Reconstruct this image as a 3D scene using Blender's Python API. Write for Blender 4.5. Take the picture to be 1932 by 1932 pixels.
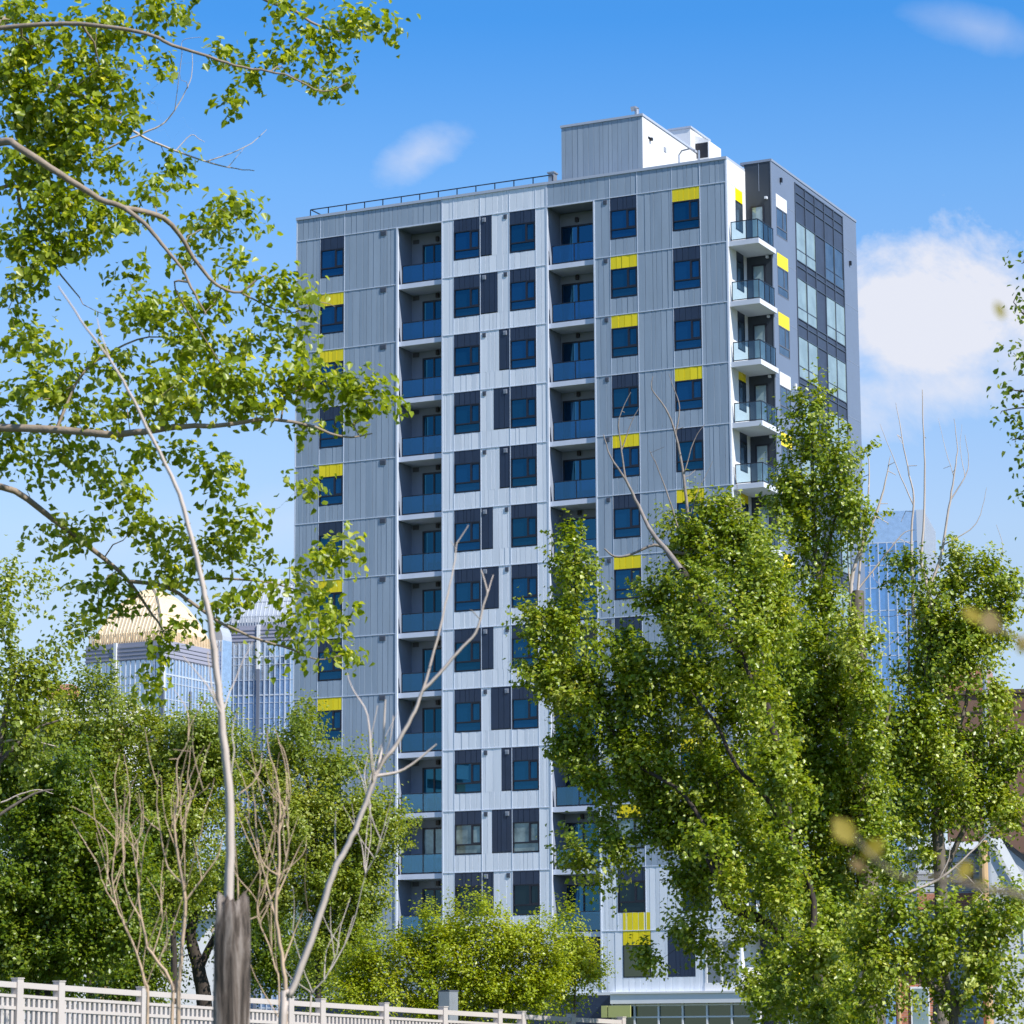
import bpy, math, random
import numpy as np

for _o in list(bpy.data.objects):
    bpy.data.objects.remove(_o)
SC = bpy.context.scene
COL = SC.collection
rnd = random.Random(7)
NR = np.random.RandomState(11)
R = math.radians

# ------------------------------------------------------------------ camera
EYE = np.array([0.0, 0.0, 1.6])
FPX = 7418.64 / 2561 * 1932            # focal length in px of a 1932 px wide frame
PITCH, ROLL, YAW = 0.178272, -0.0051035, -0.4528014
cp, sp, cr, sr = math.cos(PITCH), math.sin(PITCH), math.cos(ROLL), math.sin(ROLL)
RC = np.array([[cr, -sr, 0], [sr, cr, 0], [0, 0, 1]]) @ np.array([[1, 0, 0], [0, sp, -cp], [0, cp, sp]])
cam_d = bpy.data.cameras.new('camera')
cam_d.sensor_width = 36.0
cam_d.lens = 104.284
cam_d.clip_start = 0.1
cam_d.clip_end = 20000
cam_d.dof.use_dof = True
cam_d.dof.focus_distance = 95.0
cam_d.dof.aperture_fstop = 6.5
cam = bpy.data.objects.new('camera', cam_d)
COL.objects.link(cam)
from mathutils import Matrix, Vector
cam.matrix_world = Matrix(((RC[0][0], -RC[1][0], -RC[2][0], EYE[0]),
                           (RC[0][1], -RC[1][1], -RC[2][1], EYE[1]),
                           (RC[0][2], -RC[1][2], -RC[2][2], EYE[2]),
                           (0, 0, 0, 1)))
SC.camera = cam


def ray(px, py):
    q = np.array([(px - 966.0) / FPX, (py - 966.0) / FPX, 1.0])
    return RC.T @ q


def P3(px, py, D):
    r = ray(px, py)
    return EYE + r * (D / r[1])


# ------------------------------------------------------------------ world, sun, exposure
SUN_EL, SUN_AZ = 44.0, -40.0            # azimuth measured from +x
SKY_STRENGTH = 0.15
SC.view_settings.view_transform = 'Standard'
SC.view_settings.look = 'None'
SC.view_settings.exposure = 1.0
SC.view_settings.gamma = 1.0
SC.render.film_transparent = False
SC.cycles.use_denoising = True
SC.cycles.max_bounces = 8
SC.cycles.transparent_max_bounces = 16
SC.cycles.caustics_reflective = False
SC.cycles.caustics_refractive = False
SC.cycles.sample_clamp_indirect = 4.0

W = bpy.data.worlds.new('World')
SC.world = W
W.use_nodes = True
nt = W.node_tree
nt.nodes.clear()


def N(t, typ, **kw):
    n = t.nodes.new(typ)
    for k, v in kw.items():
        setattr(n, k, v)
    return n


def math_node(t, op, a, b=None, c=None, clamp=False):
    n = t.nodes.new('ShaderNodeMath')
    n.operation = op
    n.use_clamp = clamp
    for i, v in enumerate((a, b, c)):
        if v is None:
            continue
        if isinstance(v, (int, float)):
            n.inputs[i].default_value = v
        else:
            t.links.new(v, n.inputs[i])
    return n.outputs[0]


sky = N(nt, 'ShaderNodeTexSky', sky_type='NISHITA')
sky.sun_disc = False
sky.sun_elevation = R(SUN_EL)
sky.sun_rotation = R(90 - SUN_AZ)
sky.altitude = 1000
sky.air_density = 1.0
sky.dust_density = 0.3
sky.ozone_density = 1.5
hs = N(nt, 'ShaderNodeHueSaturation')
hs.inputs['Saturation'].default_value = 1.0
hs.inputs['Value'].default_value = 1.0
nt.links.new(sky.outputs[0], hs.inputs['Color'])
tc = N(nt, 'ShaderNodeTexCoord')
noi = N(nt, 'ShaderNodeTexNoise')
noi.inputs['Scale'].default_value = 16.0
noi.inputs['Detail'].default_value = 9.0
noi.inputs['Roughness'].default_value = 0.62
noi.inputs['Distortion'].default_value = 0.35
nt.links.new(tc.outputs['Generated'], noi.inputs['Vector'])
nval = math_node(nt, 'SUBTRACT', noi.outputs['Fac'], 0.5)


def cloud(px, py, rx, ry, amp, gain, rot=0.0):
    """soft cloud centred on the direction of (px, py); radii in the same px units"""
    c = ray(px, py)
    L = np.linalg.norm(c)
    c = c / L
    r = RC[0] - c * np.dot(RC[0], c)
    r /= np.linalg.norm(r)
    u = np.cross(r, c)
    r, u = r * math.cos(rot) + u * math.sin(rot), -r * math.sin(rot) + u * math.cos(rot)
    out = []
    for v, rad in ((r, rx), (u, ry)):
        n = N(nt, 'ShaderNodeVectorMath', operation='DOT_PRODUCT')
        nt.links.new(tc.outputs['Generated'], n.inputs[0])
        k = FPX * L / rad
        n.inputs[1].default_value = tuple(v * k)
        out.append(math_node(nt, 'MULTIPLY', n.outputs['Value'], n.outputs['Value']))
    d = math_node(nt, 'SQRT', math_node(nt, 'ADD', out[0], out[1]))
    f = math_node(nt, 'SUBTRACT', 1.0, d)
    f = math_node(nt, 'ADD', f, math_node(nt, 'MULTIPLY', nval, amp))
    n = N(nt, 'ShaderNodeVectorMath', operation='DOT_PRODUCT')
    nt.links.new(tc.outputs['Generated'], n.inputs[0])
    n.inputs[1].default_value = tuple(c)
    front = math_node(nt, 'GREATER_THAN', n.outputs['Value'], 0.3)
    f = math_node(nt, 'MULTIPLY', f, gain, clamp=True)
    return math_node(nt, 'MULTIPLY', f, front)


masks = [cloud(1900, 560, 320, 140, 5.2, 1.2),
         cloud(1790, 650, 330, 120, 5.0, 1.0),
         cloud(1740, 745, 300, 95, 4.4, 0.85, 0.15),
         cloud(785, 295, 95, 42, 3.2, 0.45, 0.5),
         cloud(1850, 52, 150, 42, 2.0, 0.28, -0.25),
         cloud(560, 980, 420, 80, 2.0, 0.2, 0.1)]
m = masks[0]
for k in masks[1:]:
    m = math_node(nt, 'MAXIMUM', m, k)
# a low bank of bright cloud behind the camera, seen only in the lowest panes
sep = N(nt, 'ShaderNodeSeparateXYZ')
nt.links.new(tc.outputs['Generated'], sep.inputs[0])
low = math_node(nt, 'SUBTRACT', 0.088, math_node(nt, 'ADD', sep.outputs[2], math_node(nt, 'MULTIPLY', nval, 0.05)))
low = math_node(nt, 'MULTIPLY', low, 60.0, clamp=True)
low = math_node(nt, 'MULTIPLY', low, math_node(nt, 'LESS_THAN', sep.outputs[1], -0.1))
low = math_node(nt, 'MULTIPLY', low, 0.8)
m = math_node(nt, 'MAXIMUM', m, low)
mx = N(nt, 'ShaderNodeMix', data_type='RGBA')
nt.links.new(m, mx.inputs[0])
zr = N(nt, 'ShaderNodeSeparateXYZ')
nt.links.new(tc.outputs['Generated'], zr.inputs[0])
grade = N(nt, 'ShaderNodeValToRGB')          # sky tint by height: blue deepens above the horizon, top set for fill
ge = grade.color_ramp.elements
ge[0].position, ge[0].color = 0.03, (0.40, 0.40, 0.45, 1)
ge[1].position, ge[1].color = 0.62, (0.34, 0.52, 0.70, 1)
for p_, c_ in ((0.10, (0.49, 0.46, 0.47)), (0.145, (0.56, 0.505, 0.487)), (0.172, (0.60, 0.565, 0.56)), (0.225, (0.52, 0.585, 0.65)), (0.286, (0.36, 0.565, 0.71)), (0.337, (0.17, 0.48, 0.73))):
    ge.new(p_).color = (*c_, 1)
nt.links.new(zr.outputs[2], grade.inputs[0])
gm = N(nt, 'ShaderNodeMix', data_type='RGBA', blend_type='MULTIPLY')
gm.inputs[0].default_value = 1.0
nt.links.new(hs.outputs[0], gm.inputs[6])
nt.links.new(grade.outputs[0], gm.inputs[7])
nt.links.new(gm.outputs[2], mx.inputs[6])
mx.inputs[7].default_value = (2.65, 2.75, 3.1, 1)
bg = N(nt, 'ShaderNodeBackground')
bg.inputs['Strength'].default_value = SKY_STRENGTH
nt.links.new(mx.outputs[2], bg.inputs['Color'])
wo = N(nt, 'ShaderNodeOutputWorld')
nt.links.new(bg.outputs[0], wo.inputs['Surface'])

sl = bpy.data.lights.new('sun', 'SUN')
sl.energy = 3.3
sl.angle = R(0.55)
sl.color = (1.0, 0.965, 0.91)
sun = bpy.data.objects.new('sun', sl)
COL.objects.link(sun)
sd = Vector((math.cos(R(SUN_AZ)) * math.cos(R(SUN_EL)), math.sin(R(SUN_AZ)) * math.cos(R(SUN_EL)), math.sin(R(SUN_EL))))
sun.rotation_euler = sd.to_track_quat('Z', 'Y').to_euler()
sun.location = sd * 300


# ------------------------------------------------------------------ materials
def mat(name, col, rough=0.6, metal=0.0, spec=0.5, noise=0.0, nscale=3.0, bump=0.0, bscale=20.0, stretch=None, coat=0.0):
    m = bpy.data.materials.new(name)
    m.use_nodes = True
    t = m.node_tree
    b = t.nodes['Principled BSDF']
    b.inputs['Base Color'].default_value = (*col, 1)
    b.inputs['Roughness'].default_value = rough
    b.inputs['Metallic'].default_value = metal
    b.inputs['Specular IOR Level'].default_value = spec
    b.inputs['Coat Weight'].default_value = coat
    if noise or bump:
        co = N(t, 'ShaderNodeTexCoord')
        src = co.outputs['Object']
        if stretch:
            mp = N(t, 'ShaderNodeMapping')
            mp.inputs['Scale'].default_value = stretch
            t.links.new(src, mp.inputs[0])
            src = mp.outputs[0]
    if noise:
        n = N(t, 'ShaderNodeTexNoise')
        n.inputs['Scale'].default_value = nscale
        n.inputs['Detail'].default_value = 6
        n.inputs['Roughness'].default_value = 0.65
        t.links.new(src, n.inputs['Vector'])
        r = N(t, 'ShaderNodeMapRange')
        r.inputs[1].default_value = 0.25
        r.inputs[2].default_value = 0.75
        r.inputs[3].default_value = 1 - noise
        r.inputs[4].default_value = 1 + noise
        t.links.new(n.outputs['Fac'], r.inputs[0])
        x = N(t, 'ShaderNodeMix', data_type='RGBA', blend_type='MULTIPLY')
        x.inputs[0].default_value = 1
        x.inputs[6].default_value = (*col, 1)
        t.links.new(r.outputs[0], x.inputs[7])
        t.links.new(x.outputs[2], b.inputs['Base Color'])
    if bump:
        n2 = N(t, 'ShaderNodeTexNoise')
        n2.inputs['Scale'].default_value = bscale
        n2.inputs['Detail'].default_value = 5
        t.links.new(src, n2.inputs['Vector'])
        bp = N(t, 'ShaderNodeBump')
        bp.inputs['Strength'].default_value = bump
        bp.inputs['Distance'].default_value = 0.02
        t.links.new(n2.outputs['Fac'], bp.inputs['Height'])
        t.links.new(bp.outputs[0], b.inputs['Normal'])
    return m


def pane_mat(name, body, tint, f0, f1=0.9, rough=0.02, noise=0.0):
    """coated glazing in front of a dim room: body colour under a tinted mirror coat"""
    m = bpy.data.materials.new(name)
    m.use_nodes = True
    t = m.node_tree
    t.nodes.clear()
    d = N(t, 'ShaderNodeBsdfDiffuse')
    d.inputs['Color'].default_value = (*body, 1)
    if noise:
        co = N(t, 'ShaderNodeTexCoord')
        n = N(t, 'ShaderNodeTexNoise')
        n.inputs['Scale'].default_value = 1.3
        n.inputs['Detail'].default_value = 3
        t.links.new(co.outputs['Object'], n.inputs['Vector'])
        cr_ = N(t, 'ShaderNodeMapRange')
        cr_.inputs[1].default_value = 0.35
        cr_.inputs[2].default_value = 0.65
        cr_.inputs[3].default_value = 1 - noise
        cr_.inputs[4].default_value = 1 + noise
        t.links.new(n.outputs['Fac'], cr_.inputs[0])
        x = N(t, 'ShaderNodeMix', data_type='RGBA', blend_type='MULTIPLY')
        x.inputs[0].default_value = 1
        x.inputs[6].default_value = (*body, 1)
        t.links.new(cr_.outputs[0], x.inputs[7])
        t.links.new(x.outputs[2], d.inputs['Color'])
    g = N(t, 'ShaderNodeBsdfGlossy')
    g.inputs['Color'].default_value = (*tint, 1)
    g.inputs['Roughness'].default_value = rough
    lw = N(t, 'ShaderNodeLayerWeight')
    lw.inputs['Blend'].default_value = 0.2
    mr = N(t, 'ShaderNodeMapRange')
    mr.inputs[3].default_value = f0
    mr.inputs[4].default_value = f1
    t.links.new(lw.outputs['Fresnel'], mr.inputs[0])
    mix = N(t, 'ShaderNodeMixShader')
    t.links.new(mr.outputs[0], mix.inputs[0])
    t.links.new(d.outputs[0], mix.inputs[1])
    t.links.new(g.outputs[0], mix.inputs[2])
    o = N(t, 'ShaderNodeOutputMaterial')
    t.links.new(mix.outputs[0], o.inputs[0])
    return m


def clear_glass(name, tint, refl, f0=0.08):
    m = bpy.data.materials.new(name)
    m.use_nodes = True
    t = m.node_tree
    t.nodes.clear()
    tr = N(t, 'ShaderNodeBsdfTransparent')
    tr.inputs['Color'].default_value = (*tint, 1)
    g = N(t, 'ShaderNodeBsdfGlossy')
    g.inputs['Color'].default_value = (*refl, 1)
    g.inputs['Roughness'].default_value = 0.02
    lw = N(t, 'ShaderNodeLayerWeight')
    lw.inputs['Blend'].default_value = 0.25
    mr = N(t, 'ShaderNodeMapRange')
    mr.inputs[3].default_value = f0
    mr.inputs[4].default_value = 0.9
    t.links.new(lw.outputs['Fresnel'], mr.inputs[0])
    mix = N(t, 'ShaderNodeMixShader')
    t.links.new(mr.outputs[0], mix.inputs[0])
    t.links.new(tr.outputs[0], mix.inputs[1])
    t.links.new(g.outputs[0], mix.inputs[2])
    o = N(t, 'ShaderNodeOutputMaterial')
    t.links.new(mix.outputs[0], o.inputs[0])
    return m


def leaf_mat(name, c0, c1, c2, trans=0.4, rough=0.36):
    """leaf colour varies leaf by leaf with the stored attribute"""
    m = bpy.data.materials.new(name)
    m.use_nodes = True
    t = m.node_tree
    t.nodes.clear()
    a = N(t, 'ShaderNodeAttribute', attribute_name='tint')
    rp = N(t, 'ShaderNodeValToRGB')
    rp.color_ramp.elements[0].color = (*c0, 1)
    rp.color_ramp.elements[1].color = (*c2, 1)
    e = rp.color_ramp.elements.new(0.55)
    e.color = (*c1, 1)
    t.links.new(a.outputs['Fac'], rp.inputs[0])
    b = N(t, 'ShaderNodeBsdfPrincipled')
    b.inputs['Roughness'].default_value = rough
    b.inputs['Specular IOR Level'].default_value = 0.5
    t.links.new(rp.outputs[0], b.inputs['Base Color'])
    tl = N(t, 'ShaderNodeBsdfTranslucent')
    br = N(t, 'ShaderNodeMix', data_type='RGBA', blend_type='MULTIPLY')
    br.inputs[0].default_value = 1
    t.links.new(rp.outputs[0], br.inputs[6])
    br.inputs[7].default_value = (2.2, 1.9, 0.8, 1)
    t.links.new(br.outputs[2], tl.inputs['Color'])
    mix = N(t, 'ShaderNodeMixShader')
    mix.inputs[0].default_value = trans
    t.links.new(b.outputs[0], mix.inputs[1])
    t.links.new(tl.outputs[0], mix.inputs[2])
    o = N(t, 'ShaderNodeOutputMaterial')
    t.links.new(mix.outputs[0], o.inputs[0])
    return m


M = dict(
    clad=mat('grey_cladding', (0.30, 0.365, 0.44), 0.42, 0.0, 0.5, 0.10, 0.6, stretch=(3, 3, 0.5)),
    clad_light=mat('pale_cladding', (0.74, 0.775, 0.825), 0.42, 0.0, 0.5, 0.07, 0.6, stretch=(3, 3, 0.5)),
    white=mat('white_panel', (0.74, 0.74, 0.74), 0.5, noise=0.03, nscale=0.8),
    trim=mat('aluminium_trim', (0.58, 0.63, 0.72), 0.4),
    cap=mat('parapet_cap', (0.42, 0.46, 0.54), 0.4),
    yellow=mat('yellow_panel', (0.86, 0.68, 0.003), 0.4, noise=0.04, nscale=1.0),
    dark=mat('charcoal_panel', (0.020, 0.034, 0.068), 0.4, noise=0.15, nscale=1.0),
    frame=mat('dark_window_frame', (0.010, 0.012, 0.022), 0.4),
    slate=mat('slate_panel', (0.150, 0.190, 0.270), 0.5, noise=0.05, nscale=0.5),
    slate_dark=mat('shaded_slate_panel', (0.030, 0.040, 0.056), 0.5, noise=0.08, nscale=0.5),  # slate of the wing's front, darkened: its shade is in the colour
    slate_trim=mat('slate_trim', (0.24, 0.28, 0.36), 0.4),
    plaster=mat('loggia_render', (0.25, 0.29, 0.37), 0.8, noise=0.05, nscale=1.2),
    slab=mat('concrete_slab', (0.60, 0.64, 0.74), 0.75, noise=0.08, nscale=1.5),
    slabw=mat('painted_slab', (0.62, 0.65, 0.72), 0.7, noise=0.06, nscale=1.5),
    vent=mat('grey_vent', (0.10, 0.11, 0.14), 0.5),
    ventw=mat('pale_vent', (0.30, 0.32, 0.37), 0.5),
    lamp=mat('black_lamp', (0.012, 0.012, 0.016), 0.4),
    pane=pane_mat('blue_pane', (0.003, 0.02, 0.05), (0.12, 0.55, 1.0), 0.13, 0.6),
    pane2=pane_mat('dark_blue_pane', (0.003, 0.02, 0.045), (0.12, 0.60, 1.0), 0.10, 0.6),
    paneg=pane_mat('blind_lined_pane', (0.25, 0.33, 0.34), (0.70, 0.85, 1.0), 0.12, noise=0.12),
    pane_pale=pane_mat('pale_reflection_pane', (0.17, 0.21, 0.20), (0.5, 0.8, 1.0), 0.10, 0.6, noise=0.55),  # second-lowest storey: pale reflection put into the glass colour
    panek=pane_mat('tree_reflection_pane', (0.008, 0.014, 0.018), (0.3, 0.6, 0.8), 0.05, 0.6),  # lowest storey: dark reflection of trees put into the glass colour
    panes=pane_mat('slate_pane', (0.05, 0.07, 0.09), (0.7, 0.85, 1.0), 0.18, noise=0.3),
    rail=clear_glass('balcony_glass', (0.20, 0.48, 0.66), (0.32, 0.72, 1.0), 0.13),
    railc=clear_glass('corner_balcony_glass', (0.50, 0.64, 0.70), (0.8, 0.95, 1.0), 0.09),
    doorg=clear_glass('door_glass', (0.30, 0.46, 0.66), (0.15, 0.60, 1.0), 0.14),
    curtain=mat('curtain', (0.7, 0.7, 0.7), 0.9),
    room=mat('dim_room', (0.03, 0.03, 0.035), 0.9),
    roof=mat('roof_membrane', (0.25, 0.25, 0.26), 0.9, noise=0.1),
    metal=mat('galvanised_metal', (0.45, 0.46, 0.48), 0.35, 0.7, noise=0.1),
    shop=pane_mat('shop_glass', (0.012, 0.016, 0.012), (0.7, 0.9, 0.7), 0.10),
    sage=mat('sage_yellow_panel', (0.45, 0.46, 0.16), 0.5),
    fence=mat('white_fence_paint', (0.52, 0.465, 0.43), 0.5, noise=0.06, nscale=2.0),
    concrete=mat('concrete', (0.35, 0.34, 0.32), 0.9, noise=0.12, nscale=1.0),
    grass=mat('grass_ground', (0.07, 0.09, 0.03), 0.95, noise=0.35, nscale=0.4),
    asphalt=mat('asphalt', (0.05, 0.05, 0.052), 0.9, noise=0.15, nscale=2.0),
    bark=mat('bark', (0.14, 0.115, 0.09), 0.9, noise=0.4, nscale=6, bump=0.8, bscale=14, stretch=(1, 1, 0.25)),
    bark_dark=mat('dark_bark', (0.048, 0.036, 0.028), 0.95, noise=0.6, nscale=7, bump=1.0, bscale=14, stretch=(1, 1, 0.25)),
    bark_pale=mat('pale_bark', (0.27, 0.21, 0.155), 0.85, noise=0.3, nscale=7, bump=0.5, bscale=16),
    dead=mat('bleached_wood', (0.50, 0.42, 0.36), 0.85, noise=0.22, nscale=5, bump=0.4, bscale=16, stretch=(1, 1, 0.2)),
    grey_wood=mat('grey_dead_wood', (0.24, 0.205, 0.18), 0.9, noise=0.35, nscale=5, bump=0.6, bscale=14),
    orange=mat('dry_stem', (0.48, 0.345, 0.23), 0.85, noise=0.25, nscale=5),
)


def stump_mat():
    m = bpy.data.materials.new('weathered_stump_wood')
    m.use_nodes = True
    t = m.node_tree
    b = t.nodes['Principled BSDF']
    b.inputs['Roughness'].default_value = 0.9
    co = N(t, 'ShaderNodeTexCoord')
    mp = N(t, 'ShaderNodeMapping')
    mp.inputs['Scale'].default_value = (17, 17, 1.6)
    t.links.new(co.outputs['Object'], mp.inputs[0])
    n = N(t, 'ShaderNodeTexNoise')
    n.inputs['Scale'].default_value = 1.0
    n.inputs['Detail'].default_value = 7
    n.inputs['Roughness'].default_value = 0.7
    n.inputs['Distortion'].default_value = 0.6
    t.links.new(mp.outputs[0], n.inputs['Vector'])
    rp = N(t, 'ShaderNodeValToRGB')
    rp.color_ramp.elements[0].position = 0.40
    rp.color_ramp.elements[0].color = (0.03, 0.022, 0.016, 1)
    rp.color_ramp.elements[1].position = 0.58
    rp.color_ramp.elements[1].color = (0.27, 0.225, 0.19, 1)
    e = rp.color_ramp.elements.new(0.48)
    e.color = (0.12, 0.09, 0.07, 1)
    t.links.new(n.outputs['Fac'], rp.inputs[0])
    t.links.new(rp.outputs[0], b.inputs['Base Color'])
    bp = N(t, 'ShaderNodeBump')
    bp.inputs['Strength'].default_value = 1.0
    bp.inputs['Distance'].default_value = 0.03
    t.links.new(n.outputs['Fac'], bp.inputs['Height'])
    t.links.new(bp.outputs[0], b.inputs['Normal'])
    return m


M['stump'] = stump_mat()
M['leaf_near'] = leaf_mat('cottonwood_leaf', (0.105, 0.165, 0.006), (0.25, 0.325, 0.014), (0.54, 0.56, 0.16), 0.48)
M['leaf_pop'] = leaf_mat('poplar_leaf', (0.075, 0.135, 0.005), (0.25, 0.325, 0.014), (0.58, 0.60, 0.18), 0.33)
M['leaf_mid'] = leaf_mat('park_tree_leaf', (0.11, 0.165, 0.014), (0.26, 0.325, 0.035), (0.46, 0.48, 0.16), 0.42)
M['leaf_dark'] = leaf_mat('shade_tree_leaf', (0.060, 0.115, 0.006), (0.15, 0.22, 0.012), (0.32, 0.37, 0.06), 0.4)
M['leaf_bush'] = leaf_mat('yellow_green_leaf', (0.16, 0.225, 0.006), (0.33, 0.40, 0.016), (0.52, 0.54, 0.09), 0.4)
M['leaf_autumn'] = leaf_mat('autumn_leaf', (0.17, 0.15, 0.006), (0.24, 0.18, 0.002), (0.13, 0.075, 0.035), 0.22, 0.7)


# ------------------------------------------------------------------ object helpers
def new_mesh(name, v, f, material, parent=None, smooth=False, loc=None):
    me = bpy.data.meshes.new(name)
    me.from_pydata([tuple(p) for p in v], [], [tuple(q) for q in f])
    me.materials.append(material)
    if smooth:
        me.polygons.foreach_set('use_smooth', [True] * len(me.polygons))
    me.update()
    o = bpy.data.objects.new(name, me)
    COL.objects.link(o)
    if parent:
        o.parent = parent
    if loc is not None:
        o.location = loc
    return o


def tag(o, label=None, cat=None, group=None, kind=None):
    if label:
        o['label'] = label
    if cat:
        o['category'] = cat
    if group:
        o['group'] = group
    if kind:
        o['kind'] = kind
    return o


def thing(name, label, cat, loc=(0, 0, 0), rz=0.0, group=None):
    o = bpy.data.objects.new(name, None)
    o.empty_display_size = 0.3
    COL.objects.link(o)
    o.location = tuple(loc)
    o.rotation_euler = (0, 0, rz)
    return tag(o, label, cat, group)


class MB:
    def __init__(s):
        s.v, s.f = [], []

    def quad(s, a, b, c, d):
        n = len(s.v)
        s.v += [a, b, c, d]
        s.f.append((n, n + 1, n + 2, n + 3))
        return s

    def poly(s, pts):
        n = len(s.v)
        s.v += list(pts)
        s.f.append(tuple(range(n, n + len(pts))))
        return s

    def box(s, x0, x1, y0, y1, z0, z1):
        n = len(s.v)
        s.v += [(x0, y0, z0), (x1, y0, z0), (x1, y1, z0), (x0, y1, z0), (x0, y0, z1), (x1, y0, z1), (x1, y1, z1), (x0, y1, z1)]
        s.f += [(n, n + 3, n + 2, n + 1), (n + 4, n + 5, n + 6, n + 7), (n, n + 1, n + 5, n + 4),
                (n + 1, n + 2, n + 6, n + 5), (n + 2, n + 3, n + 7, n + 6), (n + 3, n, n + 4, n + 7)]
        return s

    def prism(s, pts, z0, z1):
        n = len(s.v)
        k = len(pts)
        s.v += [(p[0], p[1], z0) for p in pts] + [(p[0], p[1], z1) for p in pts]
        s.f += [tuple(n + i for i in reversed(range(k))), tuple(n + k + i for i in range(k))]
        s.f += [(n + i, n + (i + 1) % k, n + k + (i + 1) % k, n + k + i) for i in range(k)]
        return s

    def tube(s, pts, radii, sides=6, cap=True):
        pts = np.asarray(pts, float)
        k = len(pts)
        if np.isscalar(radii):
            radii = [radii] * k
        tan = np.gradient(pts, axis=0)
        tan /= np.linalg.norm(tan, axis=1)[:, None] + 1e-9
        a = np.array([1.0, 0, 0]) if abs(tan[0][0]) < 0.8 else np.array([0, 1.0, 0])
        n0 = len(s.v)
        for i in range(k):
            a = a - tan[i] * np.dot(a, tan[i])
            a /= np.linalg.norm(a) + 1e-9
            b = np.cross(tan[i], a)
            for j in range(sides):
                t = 2 * math.pi * j / sides
                s.v.append(tuple(pts[i] + (a * math.cos(t) + b * math.sin(t)) * radii[i]))
        for i in range(k - 1):
            for j in range(sides):
                j2 = (j + 1) % sides
                s.f.append((n0 + i * sides + j, n0 + i * sides + j2, n0 + (i + 1) * sides + j2, n0 + (i + 1) * sides + j))
        if cap:
            s.f.append(tuple(n0 + j for j in reversed(range(sides))))
            s.f.append(tuple(n0 + (k - 1) * sides + j for j in range(sides)))
        return s

    def clad(s, x0, x1, z0, z1, y=0.0, rs=None):
        """ribbed sheet facing -y: irregular pans, each slightly raked, with a groove between"""
        rs = rs or rnd
        x = x0
        prof = []
        while x < x1 - 1e-6:
            w = rs.choice((0.2, 0.3, 0.3, 0.4))
            xe = min(x + w, x1)
            if x1 - xe < 0.09:
                xe = x1
            tl = rs.uniform(-0.012, 0.012) * (xe - x) / 0.3
            prof += [(x + 0.012, y - tl / 2), (xe - 0.012, y + tl / 2)]
            if xe < x1 - 1e-6:
                prof += [(xe - 0.006, y + 0.022), (xe + 0.006, y + 0.022)]
            x = xe
        prof[0] = (x0, prof[0][1])
        prof[-1] = (x1, prof[-1][1])
        for (xa, ya), (xb, yb) in zip(prof, prof[1:]):
            s.quad((xa, ya, z0), (xb, yb, z0), (xb, yb, z1), (xa, ya, z1))
        return s

    def build(s, name, material, parent=None, smooth=False):
        return new_mesh(name, s.v, s.f, material, parent, smooth)


# ------------------------------------------------------------------ ground, road, raised path
g = MB()
g.quad((-4000, -1500, 0), (4000, -1500, 0), (4000, 7000, 0), (-4000, 7000, 0))
tag(g.build('ground', M['grass']), kind='structure')

# ------------------------------------------------------------------ the apartment tower
H = 43.0                                 # local z of the first floor line above ground
TL = np.array([-11.16180, 149.78119, 41.37080 + EYE[2] - H])
tower = thing('apartment_building', 'tall grey apartment block with yellow and charcoal panels, glass balconies and a slate rear wing', 'building', TL, YAW)
XA, XB, XC, XD, XE, XF, XG, XH, XI, XJ, XK, XL, XM, XN, XO, XP = (0, 1.42, 2.86, 5.95, 8.54, 9.19, 10.70, 12.34, 13.81, 14.42, 17.02, 17.88, 19.35, 21.22, 22.70, 24.11)
W2, D2, YB = 25.5, 2.4, 14.85            # slate wing: right face x, front face y, rear y
PT = 1.28                                # parapet top above the first floor line
NF = 12


def Z(l):                                # floor line l, local
    return H - 3.0 * l


def zz(v):                               # value relative to the first floor line
    return H + v


cs = random.Random(3)
body = MB()
bottom = 0.0
for a, b in ((XA, XD), (XE, XJ), (XK, XP)):
    body.box(a, b, 0.09, 1.6, bottom, zz(0.02))
body.box(XA, XP, 1.6, YB, bottom, zz(0.0))
body.box(XA, XP, 0.09, 1.6, zz(0.02), zz(0.6))
body.build('wall', M['plaster'], tower)
sw = MB()
sw.box(XP, W2, D2, YB, bottom, zz(0.6))
sw.build('wing_wall', M['slate_dark'], tower)

cl, cll, yl, dk = MB(), MB(), MB(), MB()
# grey zones --------------------------------------------------
for l in range(1, NF + 1):
    z1, z0 = Z(l - 1), Z(l)
    cl.clad(XA, XB, z0, z1, 0, cs)
    cl.clad(XC, XD, z0, z1, 0, cs)
    right = cl if l < 12 else cll
    right.clad(XK, XL, z0, z1, 0, cs)
    right.clad(XM, XN, z0, z1, 0, cs)
    right.clad(XO, XP, z0, z1, 0, cs)
for a, b in ((XA, XB), (XB, XC), (XC, XE), (XJ, XN), (XN, XP)):
    cl.clad(a, b, Z(0), zz(PT - 0.14), 0, cs)
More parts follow.
